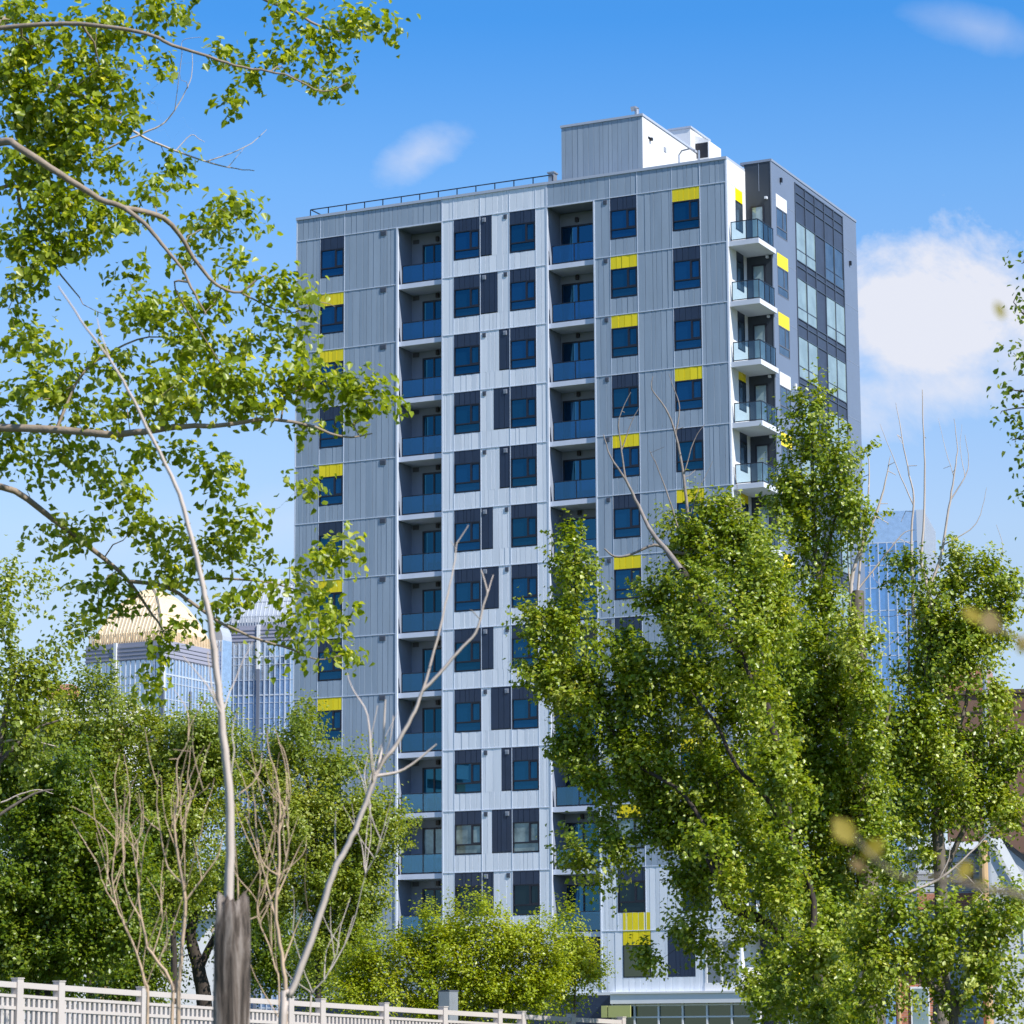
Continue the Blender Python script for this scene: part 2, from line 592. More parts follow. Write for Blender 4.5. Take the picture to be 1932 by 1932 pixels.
# pale middle zone ---------------------------------------------
for a, b in ((XE, XF), (XF, XG), (XG, XH), (XH, XI), (XI, XJ)):
    cll.clad(a, b, Z(0), zz(PT - 0.14), 0, cs)
ext_r = {1: 0.66, 2: 0.97, 6: 0.66, 7: 0.97, 8: 0.66, 12: 0.62}
ext_l = {3: 0.60, 4: 0.92, 5: 0.60, 9: 1.12, 10: 0.57, 11: 1.10}
HD, WB = 0.66, 2.13                     # header bottom, window bottom below floor line
for l in range(1, NF + 1):
    z1, z0 = Z(l - 1), Z(l)
    cll.clad(XE, XF, z0, z1, 0, cs)
    cll.clad(XI, XJ, z0, z1, 0, cs)
    xa = XG + ext_r.get(l, 0.0)
    xb = XH - ext_l.get(l, 0.0)
    cll.clad(xa, xb, z1 - WB, z1, 0, cs)
    cll.clad(XG, XH, z0, z1 - WB, 0, cs)

# podium -----------------------------------------------------------
for a, b in ((XA, XC), (XC, XE), (XE, XG), (XG, XI), (XI, XJ), (XJ, XK), (XK, XL + 0.25), (19.58, 20.43), (21.83, 22.3)):
    if (a, b) == (XJ, XK):
        cll.clad(a, b, zz(-38.86), zz(-38.2), 0, cs)
        continue
    (cl if b <= XE else cll).clad(a, b, zz(-38.86), zz(-36.0), 0, cs)
for a, b in ((18.13, 19.58), (20.43, 21.83)):
    cll.clad(a, b, zz(-38.86), zz(-38.2), 0, cs)
cl.build('cladding', M['clad'], tower)
o = cll.build('cladding', M['clad_light'], tower)
o['label'] = 'paler ribbed cladding of the middle bay and podium'


def window(x0, x1, zt, zb, pm, y=0.0, flip=False, simple=False):
    fr, pn = MB(), MB()
    e = 0.055
    zm = zb + (zt - zb) * 0.32
    xm = x0 + (x1 - x0) * 0.64
    ya, yb = y - 0.012, y + 0.09
    fr.box(x0, x1, ya, yb, zb, zb + e)
    fr.box(x0, x1, ya, yb, zt - e, zt)
    fr.box(x0, x0 + e, ya, yb, zb + e, zt - e)
    fr.box(x1 - e, x1, ya, yb, zb + e, zt - e)
    fr.box(x0 + e, x1 - e, ya + 0.004, yb, zm - 0.035, zm + 0.035)
    fr.box(xm - 0.045, xm + 0.045, ya + 0.004, yb, zm + 0.035, zt - e)
    # opening sash
    fr.box(xm + 0.045, x1 - e, ya + 0.016, yb, zt - e - 0.06, zt - e)
    fr.box(xm + 0.045, x1 - e, ya + 0.016, yb, zm + 0.035, zm + 0.095)
    fr.box(x1 - e - 0.05, x1 - e, ya + 0.016, yb, zm + 0.095, zt - e - 0.06)
    w = fr.build('window', M['frame'], tower)
    for (a, b, c, d) in ((x0 + e, xm - 0.045, zm + 0.035, zt - e), (xm + 0.045, x1 - e - 0.05, zm + 0.095, zt - e - 0.06), (x0 + e, x1 - e, zb + e, zm - 0.035)):
        t1, t2 = cs.gauss(0, 0.0025), cs.gauss(0, 0.0025)
        pn.quad((a, y + 0.045 - t1 + t2, c), (b, y + 0.045 + t1 + t2, c), (b, y + 0.045 + t1 - t2, d), (a, y + 0.045 - t1 - t2, d))
    pn.build('pane', pm, w)
    return w


def header(x0, x1, zt, zb, yellow, y=-0.004, mats=None):
    p = MB().clad(x0, x1, zb, zt, y, cs)
    p.box(x0, x1, y + 0.03, y + 0.08, zb, zt)
    o = p.build('header_panel', M['yellow'] if yellow else M['dark'], tower)
    if yellow:
        o['label'] = 'bright yellow header panel above a window'
    return o


def vent(x, z, w, h, mt, y=0.0):
    v = MB()
    v.box(x, x + w, y - 0.03, y, z - h, z)
    for i in range(3):
        zk = z - h * (0.22 + 0.25 * i)
        v.box(x + 0.03, x + w - 0.03, y - 0.042, y - 0.03, zk - 0.02, zk)
    v.build('vent_grille', mt, tower)


yel_B = {2, 3, 5, 7, 9, 12}
yel_L = {2, 3, 5, 7, 9, 11}
yel_N = {1, 4, 6, 8, 10, 11}
for l in range(1, NF + 1):
    z1 = Z(l - 1)
    for (a, b, ys) in ((XB, XC, yel_B), (XL, XM, yel_L), (XN, XO, yel_N), (XF, XG, ()), (XH, XI, ())):
        header(a + 0.02, b - 0.02, z1 - 0.03, z1 - HD, l in ys)
        pm = M['pane'] if cs.random() < 0.6 else M['pane2']
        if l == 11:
            pm = M['pane_pale']
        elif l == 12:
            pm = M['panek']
        window(a + 0.02, b - 0.02, z1 - HD, z1 - WB, pm)
        base = MB().clad(a, b, Z(l), z1 - WB - 0.02, 0, cs)
        pale = (a in (XF, XH)) or (l == 12 and a in (XL, XN))
        base.build('sill_panel', M['clad_light' if pale else 'clad'], tower)
    vent(4.99, z1 - 0.06, 0.34, 0.26, M['vent'])
    vent(17.54, z1 - 0.08, 0.2, 0.22, M['vent'])
    if l in ext_r:
        e = ext_r[l]
        p = MB().clad(XG, XG + e, z1 - WB + 0.06, z1 - 0.03, -0.004, cs).box(XG, XG + e, 0.02, 0.07, z1 - WB + 0.06, z1 - 0.03)
        p.build('side_panel', M['dark'], tower)
        vent(XG + 0.12, z1 - 0.12, 0.2, 0.22, M['ventw'], -0.01)
        vent(12.03, z1 - 0.10, 0.19, 0.22, M['vent'])
    else:
        e = ext_l[l]
        p = MB().clad(XH - e, XH, z1 - WB + 0.06, z1 - 0.03, -0.004, cs).box(XH - e, XH, 0.02, 0.07, z1 - WB + 0.06, z1 - 0.03)
        p.build('side_panel', M['dark'], tower)
        vent(XH - 0.36, z1 - 0.12, 0.2, 0.22, M['ventw'], -0.01)
        vent(XG + 0.12, z1 - 0.10, 0.19, 0.22, M['vent'])

# trims --------------------------------------------------------------
tr = MB()
zcut = zz(-38.86)
for x in (XC, XG, XH, XM, XO):
    tr.box(x - 0.017, x + 0.017, -0.014, 0.02, Z(NF), zz(PT - 0.14))
for x in (XF, XI, XN, XL, XB):
    tr.box(x - 0.010, x + 0.010, -0.012, 0.02, Z(NF), zz(PT - 0.14))
for x, w in ((XE, 0.035), (XJ, 0.045), (XP - 0.03, 0.04), (XA + 0.02, 0.025)):
    tr.box(x - w, x + w, -0.018, 0.09, zcut, zz(PT - 0.14))
for x, w in ((XD, 0.05), (XK, 0.035)):
    tr.box(x - w, x + w, -0.036, 0.09, zcut, Z(0))
for l in range(0, NF + 1):
    for a, b in ((XA + 0.05, XD), (XE + 0.05, XJ - 0.05), (XK + 0.04, XP - 0.07)):
        tr.box(a, b, -0.022, 0.02, Z(l) - 0.018, Z(l) + 0.018)
tr.box(XD + 0.05, XE - 0.05, -0.03, 0.09, Z(0) - 0.05, Z(0) + 0.01)
tr.box(XJ + 0.05, XK - 0.035, -0.03, 0.09, Z(0) - 0.05, Z(0) + 0.01)
tr.build('trim', M['trim'], tower)

# parapet -----------------------------------------------------------
pc = MB()
pc.box(XA - 0.03, XE, -0.05, 0.4, zz(PT - 0.14), zz(PT))
pc.box(XE, XJ, -0.055, 0.4, zz(PT - 0.138), zz(PT + 0.002))
pc.box(XJ, XP + 0.03, -0.05, 0.4, zz(PT - 0.14), zz(PT))
pc.box(XP - 0.35, XP + 0.031, 0.4, D2 + 0.3, zz(PT - 0.141), zz(PT - 0.001))
pc.build('parapet_cap', M['cap'], tower)
pw = MB()
pw.box(XA, XP, 0.09, 0.36, zz(0.6), zz(PT - 0.14))
pw.box(XA, XA + 0.25, 0.36, YB, zz(0.0), zz(PT - 0.1))
pw.box(XA + 0.25, XP, YB - 0.25, YB, zz(0.0), zz(PT - 0.1))
pw.build('parapet', M['clad'], tower)
# smooth white return wall at the corner, side and rear walls
rw = MB()
rw.box(XP, XP + 0.04, 0.02, D2, 0.0, zz(PT - 0.14))
for l in range(0, NF + 1):
    rw.box(XP + 0.04, XP + 0.05, 0.05, D2, Z(l) + 0.0, Z(l) + 0.025)
rw.build('return_wall', M['white'], tower)
lw = MB().box(XA - 0.03, XA - 0.001, 0.03, YB, 0, zz(PT - 0.2))
lw.box(XA, XP, YB + 0.001, YB + 0.03, 0, zz(PT - 0.2))
lw.build('side_wall', M['clad'], tower)
MB().box(XA + 0.25, XP, 0.36, YB - 0.25, zz(0.6), zz(0.66)).build('roof', M['roof'], tower)

# loggias --------------------------------------------------------------


def loggia(xl, xr, l, right):
    z1, z0 = Z(l - 1), Z(l)
    s = MB().box(xl + 0.052, xr - 0.052, 0.10, 1.6, z0 - 0.25, z0)
    b = s.build('balcony', M['slab'], tower)
    fr, gl = MB(), MB()
    x0, x1 = xl + 0.2, xr - 0.08
    y = 0.16
    xm = x0 + (x1 - x0) * 0.52
    fr.box(x0, x1, y - 0.02, y + 0.025, z0 + 0.94, z0 + 0.98)
    fr.box(x0, x1, y - 0.02, y + 0.025, z0 + 0.03, z0 + 0.075)
    for x in (x0, xm, x1 - 0.04):
        fr.box(x, x + 0.04, y - 0.018, y + 0.06, z0, z0 + 0.94)
    fr.build('railing', M['frame'], b)
    gl.box(x0 + 0.04, xm, y, y + 0.012, z0 + 0.075, z0 + 0.94)
    gl.box(xm + 0.04, x1 - 0.04, y, y + 0.012, z0 + 0.075, z0 + 0.94)
    gl.build('glass_panel', M['rail'], b)
    # sliding door on the back wall
    d, pn = MB(), MB()
    if right:
        a, c, zt = 14.52, 16.35, z1 - 0.68
    else:
        a, c, zt = 6.62, 7.95, z1 - 0.64
    yf = 1.55
    mid = (a + c) / 2
    d.box(a, c, yf - 0.04, 1.6, zt - 0.08, zt)
    for x in (a, mid - 0.04, c - 0.08):
        d.box(x, x + 0.08, yf - 0.04, 1.6, z0, zt - 0.08)
    d.box(a + 0.08, mid - 0.04, yf - 0.03, 1.6, z0, z0 + 0.1)
    d.box(mid + 0.04, c - 0.08, yf - 0.03, 1.6, z0, z0 + 0.1)
    dr = d.build('balcony_door', M['frame'], tower)
    for (p, q) in ((a + 0.08, mid - 0.04), (mid + 0.04, c - 0.08)):
        t = cs.gauss(0, 0.003)
        pn.quad((p, yf - t, z0 + 0.1), (q, yf + t, z0 + 0.1), (q, yf + t, zt - 0.08), (p, yf - t, zt - 0.08))
    if right:
        pn.build('pane', M['doorg'], dr)
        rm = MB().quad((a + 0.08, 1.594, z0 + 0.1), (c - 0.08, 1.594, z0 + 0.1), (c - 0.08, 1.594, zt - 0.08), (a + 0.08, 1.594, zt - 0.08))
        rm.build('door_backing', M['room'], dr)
        cu = MB()
        w = cs.uniform(0.16, 0.3) if l not in (4, 12) else 0.42
        n = 8
        xs = [mid - 0.08 - w + w * i / n for i in range(n + 1)]
        for i in range(n):
            cu.quad((xs[i], 1.583 - 0.012 * (i % 2), z0 + 0.1), (xs[i + 1], 1.583 - 0.012 * ((i + 1) % 2), z0 + 0.1), (xs[i + 1], 1.583 - 0.012 * ((i + 1) % 2), zt - 0.1), (xs[i], 1.583 - 0.012 * (i % 2), zt - 0.1))
        cu.build('curtain', M['curtain'], dr)
    else:
        pn.build('pane', M['pane_pale'] if l == 11 else M['panek'] if l == 12 else M['pane2'], dr)
        vent(6.04, z1 - 0.30, 0.34, 0.22, M['vent'], 1.6)
    lx = 15.3 if right else 7.4
    lm = MB().box(lx, lx + 0.16, 1.46, 1.6, z1 - 0.52, z1 - 0.31)
    lm.box(lx + 0.02, lx + 0.14, 1.44, 1.58, z1 - 0.31, z1 - 0.29)
    lm.build('wall_lamp', M['lamp'], tower)


for l in range(1, NF + 1):
    loggia(XD, XE, l, False)
    loggia(XJ, XK, l, True)

# corner balconies -------------------------------------------------------
for l in range(1, NF + 1):
    z1, z0 = Z(l - 1), Z(l)
    s = MB().prism([(XP + 0.042, 0.05), (25.7, 0.05), (25.7, D2 - 0.004), (XP + 0.042, D2 - 0.004)], z0 - 0.25, z0)
    b = s.build('corner_balcony', M['slabw'], tower)
    fr, gl = MB(), MB()
    xa, xb, ya, yb = XP + 0.13, 25.64, 0.12, D2 - 0.2
    for zk0, zk1 in ((0.94, 0.98), (0.04, 0.08)):
        fr.box(xa, xb, ya - 0.02, ya + 0.02, z0 + zk0, z0 + zk1)
        fr.box(xb - 0.02, xb + 0.02, ya + 0.02, yb, z0 + zk0, z0 + zk1)
    for (x, y) in ((xa, ya), (xa + 0.78, ya), (xb - 0.02, ya), (xb - 0.02, ya + 0.75), (xb - 0.02, ya + 1.4), (xb - 0.02, yb - 0.04)):
        fr.box(x, x + 0.035, y - 0.017, y + 0.017, z0, z0 + 0.94)
    fr.build('railing', M['frame'], b)
    gl.quad((xa + 0.03, ya, z0 + 0.08), (xb - 0.03, ya, z0 + 0.08), (xb - 0.03, ya, z0 + 0.94), (xa + 0.03, ya, z0 + 0.94))
    gl.quad((xb, ya + 0.03, z0 + 0.08), (xb, yb, z0 + 0.08), (xb, yb, z0 + 0.94), (xb, ya + 0.03, z0 + 0.94))
    gl.build('glass_panel', M['railc'], b)
    # door in the slate wing
    d = MB()
    a, c, zt = 24.42, 25.12, z1 - 0.68
    d.box(a, c, D2 - 0.05, D2 - 0.002, zt - 0.08, zt)
    d.box(a, a + 0.08, D2 - 0.05, D2 - 0.002, z0, zt - 0.08)
    d.box(c - 0.08, c, D2 - 0.05, D2 - 0.002, z0, zt - 0.08)
    dr = d.build('balcony_door', M['frame'], tower)
    MB().quad((a + 0.08, D2 - 0.02, z0), (c - 0.08, D2 - 0.02, z0), (c - 0.08, D2 - 0.02, zt - 0.08), (a + 0.08, D2 - 0.02, zt - 0.08)).build('pane', M['paneg'], dr)
    lm = MB().box(25.2, 25.32, D2 - 0.16, D2 - 0.002, z1 - 0.42, z1 - 0.3)
    lm.build('wall_lamp', M['slabw'], tower)
    # narrow window in the white return
    y0, y1 = 1.02, 1.95
    hp = MB().box(XP + 0.03, XP + 0.052, y0, y1, z1 - HD, z1 - 0.04)
    hp.build('header_panel', M['yellow'] if l in (1, 4, 6, 9, 11) else M['dark'], tower)
    f = MB()
    f.box(XP + 0.03, XP + 0.06, y0, y1, z1 - HD - 0.06, z1 - HD)
    f.box(XP + 0.03, XP + 0.06, y0, y1, z1 - WB, z1 - WB + 0.06)
    f.box(XP + 0.03, XP + 0.06, y0, y0 + 0.06, z1 - WB + 0.06, z1 - HD - 0.06)
    f.box(XP + 0.03, XP + 0.06, y1 - 0.06, y1, z1 - WB + 0.06, z1 - HD - 0.06)
    w = f.build('window', M['frame'], tower)
    MB().quad((XP + 0.048, y0 + 0.06, z1 - WB + 0.06), (XP + 0.048, y1 - 0.06, z1 - WB + 0.06), (XP + 0.048, y1 - 0.06, z1 - HD - 0.06), (XP + 0.048, y0 + 0.06, z1 - HD - 0.06)).build('pane', M['panes'], w)

# slate wing: right face ------------------------------------------------------
PT2 = 1.62
sp_ = MB()
CY0, CY1 = 5.65, 12.68
sp_.box(W2, W2 + 0.03, D2, 2.97, 0, zz(PT2 - 0.12))
sp_.box(W2, W2 + 0.03, 4.47, CY0, 0, zz(PT2 - 0.12))
sp_.box(W2, W2 + 0.03, CY1, YB, 0, zz(PT2 - 0.12))
sp_.box(W2, W2 + 0.03, 2.97, 4.47, zz(0.0), zz(PT2 - 0.12))
sp_.box(W2, W2 + 0.03, CY0, CY1, zz(1.28), zz(PT2 - 0.12))
for l in range(1, NF + 3):
    sp_.box(W2, W2 + 0.03, 2.97, 4.47, max(0, Z(l)), Z(l - 1) - WB)
sp_.build('wing_cladding', M['slate'], tower)
fw = MB()
fw.box(XP + 0.04, W2, D2 - 0.001, D2 + 0.001, 0, zz(PT2 - 0.12))
pp = MB()
pp.box(XP, W2 - 0.0, D2, D2 + 0.3, zz(0.6), zz(PT2 - 0.12))
pp.box(W2 - 0.3, W2 - 0.001, D2 + 0.3, YB, zz(0.6), zz(PT2 - 0.12))
pp.build('wing_parapet', M['slate_dark'], tower)
cp_ = MB()
cp_.box(XP - 0.2, W2 + 0.06, D2 - 0.03, D2 + 0.33, zz(PT2 - 0.12), zz(PT2))
cp_.box(W2 - 0.33, W2 + 0.06, D2 + 0.33, YB + 0.03, zz(PT2 - 0.12), zz(PT2))
cp_.build('wing_parapet_cap', M['slate_trim'], tower)
tr = MB()
for l in range(0, NF + 1):
    for a, b in ((D2 + 0.03, 2.97), (4.47, CY0), (CY1, YB)):
        tr.box(W2 + 0.03, W2 + 0.038, a, b, Z(l) - 0.35, Z(l) - 0.325)
tr.box(W2 - 0.02, W2 + 0.04, D2 - 0.02, D2 + 0.02, 0, zz(PT2 - 0.12))
tr.box(XP + 0.75, XP + 0.77, D2 - 0.012, D2, zz(0.05), zz(PT2 - 0.12))
tr.build('wing_trim', M['slate_trim'], tower)
hcol = {1: 'white', 2: 'yellow', 3: 'yellow', 4: 'white', 5: 'yellow', 6: 'yellow', 7: 'yellow', 8: 'white', 9: 'yellow', 10: 'white', 11: 'yellow', 12: 'white'}
for l in range(1, NF + 1):
    z1 = Z(l - 1)
    y0, y1 = 2.97, 4.47
    o = MB().box(W2, W2 + 0.036, y0, y1, z1 - HD, z1 - 0.0).build('header_panel', M[hcol[l]], tower)
    o['label'] = hcol[l] + ' header panel on the slate side wall'
    f = MB()
    xo = W2 + 0.034
    ym, zm = y0 + 0.95, z1 - WB + 0.47
    for (a, b, c, d) in ((y0, y1, z1 - HD - 0.06, z1 - HD), (y0, y1, z1 - WB, z1 - WB + 0.06), (y0, y0 + 0.06, z1 - WB + 0.06, z1 - HD - 0.06), (y1 - 0.06, y1, z1 - WB + 0.06, z1 - HD - 0.06),
                         (y0 + 0.06, y1 - 0.06, zm - 0.03, zm + 0.03), (ym - 0.03, ym + 0.03, zm + 0.03, z1 - HD - 0.06)):
        f.box(W2, xo, a, b, c, d)
    w = f.build('window', M['vent'], tower)
    MB().quad((W2 + 0.014, y0 + 0.06, z1 - WB + 0.06), (W2 + 0.014, y1 - 0.06, z1 - WB + 0.06), (W2 + 0.014, y1 - 0.06, z1 - HD - 0.06), (W2 + 0.014, y0 + 0.06, z1 - HD - 0.06)).build('pane', M['panes'], w)
# curtain wall
M['mullc'] = mat('curtain_wall_frame', (0.055, 0.07, 0.10), 0.4)
cwb = MB().box(W2, W2 + 0.02, CY0, CY1, 0, zz(1.28))
cwm = mat('navy_spandrel', (0.040, 0.055, 0.092), 0.5, spec=0.4, noise=0.2, nscale=1.0)
cw = cwb.build('curtain_wall', cwm, tower)
fr = MB()
ys = [CY0 + (CY1 - CY0) * i / 5 for i in range(6)]
hz = [zz(1.25), zz(0.78), zz(0.32), zz(-0.72)]
for l in range(1, NF + 1):
    b0 = -2.72 - 3.0 * (l - 1)
    hz += [zz(b0), zz(b0 - 0.3), zz(b0 - 0.9)]
for y in ys:
    fr.box(W2 + 0.02, W2 + 0.07, y - 0.035, y + 0.035, 0, zz(1.28))
for z in hz:
    for i in range(5):
        fr.box(W2 + 0.02, W2 + 0.06, ys[i] + 0.035, ys[i + 1] - 0.035, z - 0.022, z + 0.022)
fr.build('mullion_grid', M['mullc'], cw)
cwr = random.Random(5)
for l in range(1, NF + 1):
    zt, zb = zz(-0.74 - 3 * (l - 1) if l == 1 else -3.64 - 3 * (l - 2)), zz(-2.70 - 3 * (l - 1))
    for i in (0, 1, 3, 4):
        zm = zb + 0.55
        a, b = ys[i] + 0.04, ys[i + 1] - 0.04
        pn = MB()
        t = cwr.gauss(0, 0.004)
        pn.quad((W2 + 0.034 - t, a, zm + 0.03), (W2 + 0.034 + t, b, zm + 0.03), (W2 + 0.034 + t, b, zt), (W2 + 0.034 - t, a, zt))
        pn.quad((W2 + 0.034 + t, a, zb), (W2 + 0.034 - t, b, zb), (W2 + 0.034 - t, b, zm - 0.03), (W2 + 0.034 + t, a, zm - 0.03))
        pn.build('pane', M['panes'] if (l == 1 and i == 3) or cwr.random() < 0.1 else M['paneg'], cw)
for (y, z) in ((3.55, 0.95), (13.6, -0.9)):
    MB().box(W2 + 0.03, W2 + 0.14, y, y + 0.14, zz(z) - 0.22, zz(z)).build('wall_lamp', M['lamp'], tower)
MB().box(W2 + 0.03, W2 + 0.1, 5.0, 5.2, zz(-9.5), zz(-9.2)).build('wall_box', M['white'], tower)

# roof: guard rail, plant room, pipes ---------------------------------------
gr = MB()
yr = 0.55
ztop = zz(1.82)
gr.box(0.5, 14.5, yr - 0.025, yr + 0.025, ztop - 0.045, ztop)
gr.box(0.5, 0.55, yr + 0.025, 3.2, ztop - 0.045, ztop)
for i in range(14):
    x = 0.5 + 14.0 * i / 13
    gr.box(x - 0.022, x + 0.022, yr - 0.02, yr + 0.02, zz(0.66), ztop - 0.045)
gr.box(0.505, 0.545, 3.1, 3.14, zz(0.66), ztop - 0.045)
gr.build('roof_railing', M['frame'], tower)
ph = MB()
px0, px1, py0, py1, pz = 14.58, 19.05, 1.5, 11.2, zz(4.62)
ph.box(px0, px1 - 0.03, py0 + 0.06, py1, zz(0.66), pz - 0.12)
phs = ph.build('plant_room', M['clad'], tower)
MB().clad(px0, px1 - 0.02, zz(0.66), pz - 0.12, py0, cs).build('plant_room_cladding', M['clad'], phs)
MB().box(px1 - 0.03, px1, py0 + 0.02, py1, zz(0.66), pz - 0.12).build('plant_room_side', M['white'], phs)
c = MB()
c.box(px0 - 0.05, px1 + 0.05, py0 - 0.05, py0 + 0.3, pz - 0.12, pz)
c.box(px1 - 0.3, px1 + 0.05, py0 + 0.3, py1, pz - 0.12, pz)
c.box(px0, px1 - 0.3, py0 + 0.3, py1, pz - 0.12, pz - 0.06)
c.build('plant_room_cap', M['cap'], phs)
MB().box(px1, px1 + 0.16, 2.35, 2.5, zz(3.45), zz(3.6)).box(px1, px1 + 0.05, 2.2, 2.4, zz(3.55), zz(3.62)).build('wall_lamp', M['lamp'], tower)
MB().box(px1, px1 + 0.03, 4.2, 4.5, zz(3.4), zz(3.65)).build('wall_box', M['ventw'], tower)
rb = MB().box(17.76, 18.97, 8.0, 10.64, pz - 0.12, zz(5.72))
rbo = rb.build('roof_unit', M['white'], tower)
MB().box(17.7, 19.03, 7.94, 10.7, zz(5.72), zz(5.82)).build('roof_unit_cap', M['cap'], rbo)
hd = MB()
hd.prism([(18.975, 8.6), (19.75, 8.6), (19.75, 10.3), (18.975, 10.3)], zz(3.9), zz(5.1))
hd.poly([(18.975, 8.6, zz(5.1)), (19.75, 8.6, zz(5.1)), (18.975, 8.6, zz(5.5))])
hd.poly([(18.975, 8.6, zz(5.5)), (19.75, 8.6, zz(5.1)), (19.75, 10.3, zz(5.1)), (18.975, 10.3, zz(5.5))])
hd.build('intake_hood', M['white'], rbo)
MB().quad((19.0, 8.59, zz(4.2)), (19.7, 8.59, zz(4.2)), (19.7, 8.59, zz(5.02)), (19.0, 8.59, zz(5.02))).build('intake_opening', M['lamp'], rbo)
pipe = MB().tube([(18.55, 2.0, pz - 0.1), (18.55, 2.0, pz + 0.42)], 0.12, 10)
pipe.tube([(18.57, 2.0, pz + 0.40), (18.45, 2.0, pz + 0.50), (18.25, 1.95, pz + 0.47)], 0.13, 10)
pipe.build('vent_pipe', M['metal'], tower)
gp = MB()
gp.tube([(20.3, 3.2, zz(0.6)), (20.3, 3.2, zz(2.75)), (20.45, 3.2, zz(2.95)), (20.9, 3.2, zz(3.0)), (21.15, 3.2, zz(2.85))], 0.045, 8)
gp.tube([(21.3, 3.4, zz(0.6)), (21.3, 3.4, zz(2.9))], 0.06, 8)
gp.build('roof_pipe', M['metal'], tower)
MB().box(14.2, 14.5, 0.7, 1.1, zz(0.66), zz(1.95)).box(14.15, 14.55, 0.65, 1.15, zz(1.95), zz(2.02)).build('exhaust_hood', M['metal'], tower)

# podium openings -------------------------------------------------------------
header(18.15, 19.56, zz(-35.16) + 0.0, zz(-36.68), True)
pd = MB().box(18.15, 19.56, -0.01, 0.08, zz(-38.2), zz(-36.68))
w = pd.build('window', M['frame'], tower)
MB().quad((18.2, -0.013, zz(-38.15)), (19.51, -0.013, zz(-38.15)), (19.51, -0.013, zz(-36.73)), (18.2, -0.013, zz(-36.73))).build('pane', M['shop'], w)
MB().clad(20.45, 21.81, zz(-38.2), zz(-36.0), -0.004, cs).box(20.45, 21.81, 0.02, 0.07, zz(-38.2), zz(-36.0)).build('side_panel', M['dark'], tower)
# loggia foot and corner glazing
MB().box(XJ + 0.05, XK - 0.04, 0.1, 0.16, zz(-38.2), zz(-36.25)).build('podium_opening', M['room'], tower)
en = MB()
for x in (22.32, 23.1, 23.95):
    en.box(x, x + 0.1, -0.03, 0.08, zz(-38.5), zz(-36.6))
en.box(22.3, 24.1, -0.04, 0.08, zz(-38.86), zz(-38.5))
en.box(22.3, 24.1, -0.04, 0.08, zz(-36.6), zz(-36.03))
en.box(22.42, 23.95, -0.02, 0.02, zz(-37.6), zz(-37.55))
enc = en.build('corner_glazing', M['white'], tower)
MB().quad((22.42, 0.03, zz(-38.5)), (23.95, 0.03, zz(-38.5)), (23.95, 0.03, zz(-36.6)), (22.42, 0.03, zz(-36.6))).build('pane', M['panes'], enc)
bd = MB()
bd.box(17.6, W2 + 0.35, -0.35, 0.09, zz(-39.42), zz(-38.86))
bd.box(17.56, W2 + 0.4, -0.42, 0.09, zz(-38.97), zz(-38.88))
bd.box(W2, W2 + 0.35, 0.09, 6.0, zz(-39.42), zz(-38.86))
bd.box(XA, 17.6, -0.03, 0.09, zz(-39.0), zz(-38.86))
bd.build('canopy_band', M['white'], tower)
st = MB()
st.box(XA, 17.6, -0.02, 0.08, 0.0, zz(-39.0))
st.build('plinth', M['dark'], tower)
sf, sg = MB(), MB()
xs = [17.62, 18.75, 19.98, 21.2, 22.43, 23.66, 24.9]
for x in xs:
    sf.box(x - 0.04, x + 0.04, -0.16, 0.08, 0.3, zz(-39.42))
for z in (zz(-39.5), zz(-40.05), zz(-41.6)):
    for a, b in zip(xs, xs[1:]):
        sf.box(a + 0.04, b - 0.04, -0.15, 0.08, z - 0.035, z + 0.035)
sfo = sf.build('shopfront', M['white'], tower)
sg.quad((17.62, -0.06, 0.3), (24.9, -0.06, 0.3), (24.9, -0.06, zz(-39.42)), (17.62, -0.06, zz(-39.42)))
sg.build('pane', M['shop'], sfo)
MB().box(17.2, 17.5, -0.5, -0.42, zz(-40.05), zz(-39.5)).box(17.56, 18.7, -0.5, -0.42, zz(-40.05), zz(-39.5)).build('screen_panel', M['sage'], tower)
MB().box(W2, W2 + 0.05, 3.0, 4.4, zz(-38.4), zz(-37.0)).build('header_panel', M['yellow'], tower)

# ------------------------------------------------------------------ distant office towers
M['glass_far'] = pane_mat('office_glass', (0.22, 0.33, 0.50), (0.75, 0.85, 1.0), 0.5, rough=0.06, noise=0.2)
M['glass_blue'] = pane_mat('blue_tower_glass', (0.05, 0.15, 0.38), (0.42, 0.66, 0.95), 0.5, rough=0.04, noise=0.3)
M['louver'] = mat('mauve_louver', (0.30, 0.30, 0.37), 0.5)
M['gold'] = mat('gold_roof', (0.72, 0.56, 0.36), 0.45, noise=0.05, nscale=0.3)
M['silver'] = mat('silver_roof', (0.40, 0.43, 0.48), 0.4, noise=0.05, nscale=0.3)
M['mull'] = mat('office_mullion', (0.50, 0.55, 0.63), 0.4)
M['mulld'] = mat('office_dark_column', (0.16, 0.18, 0.23), 0.4)


def zat(py, D, px=966):
    return P3(px, py, D)[2]


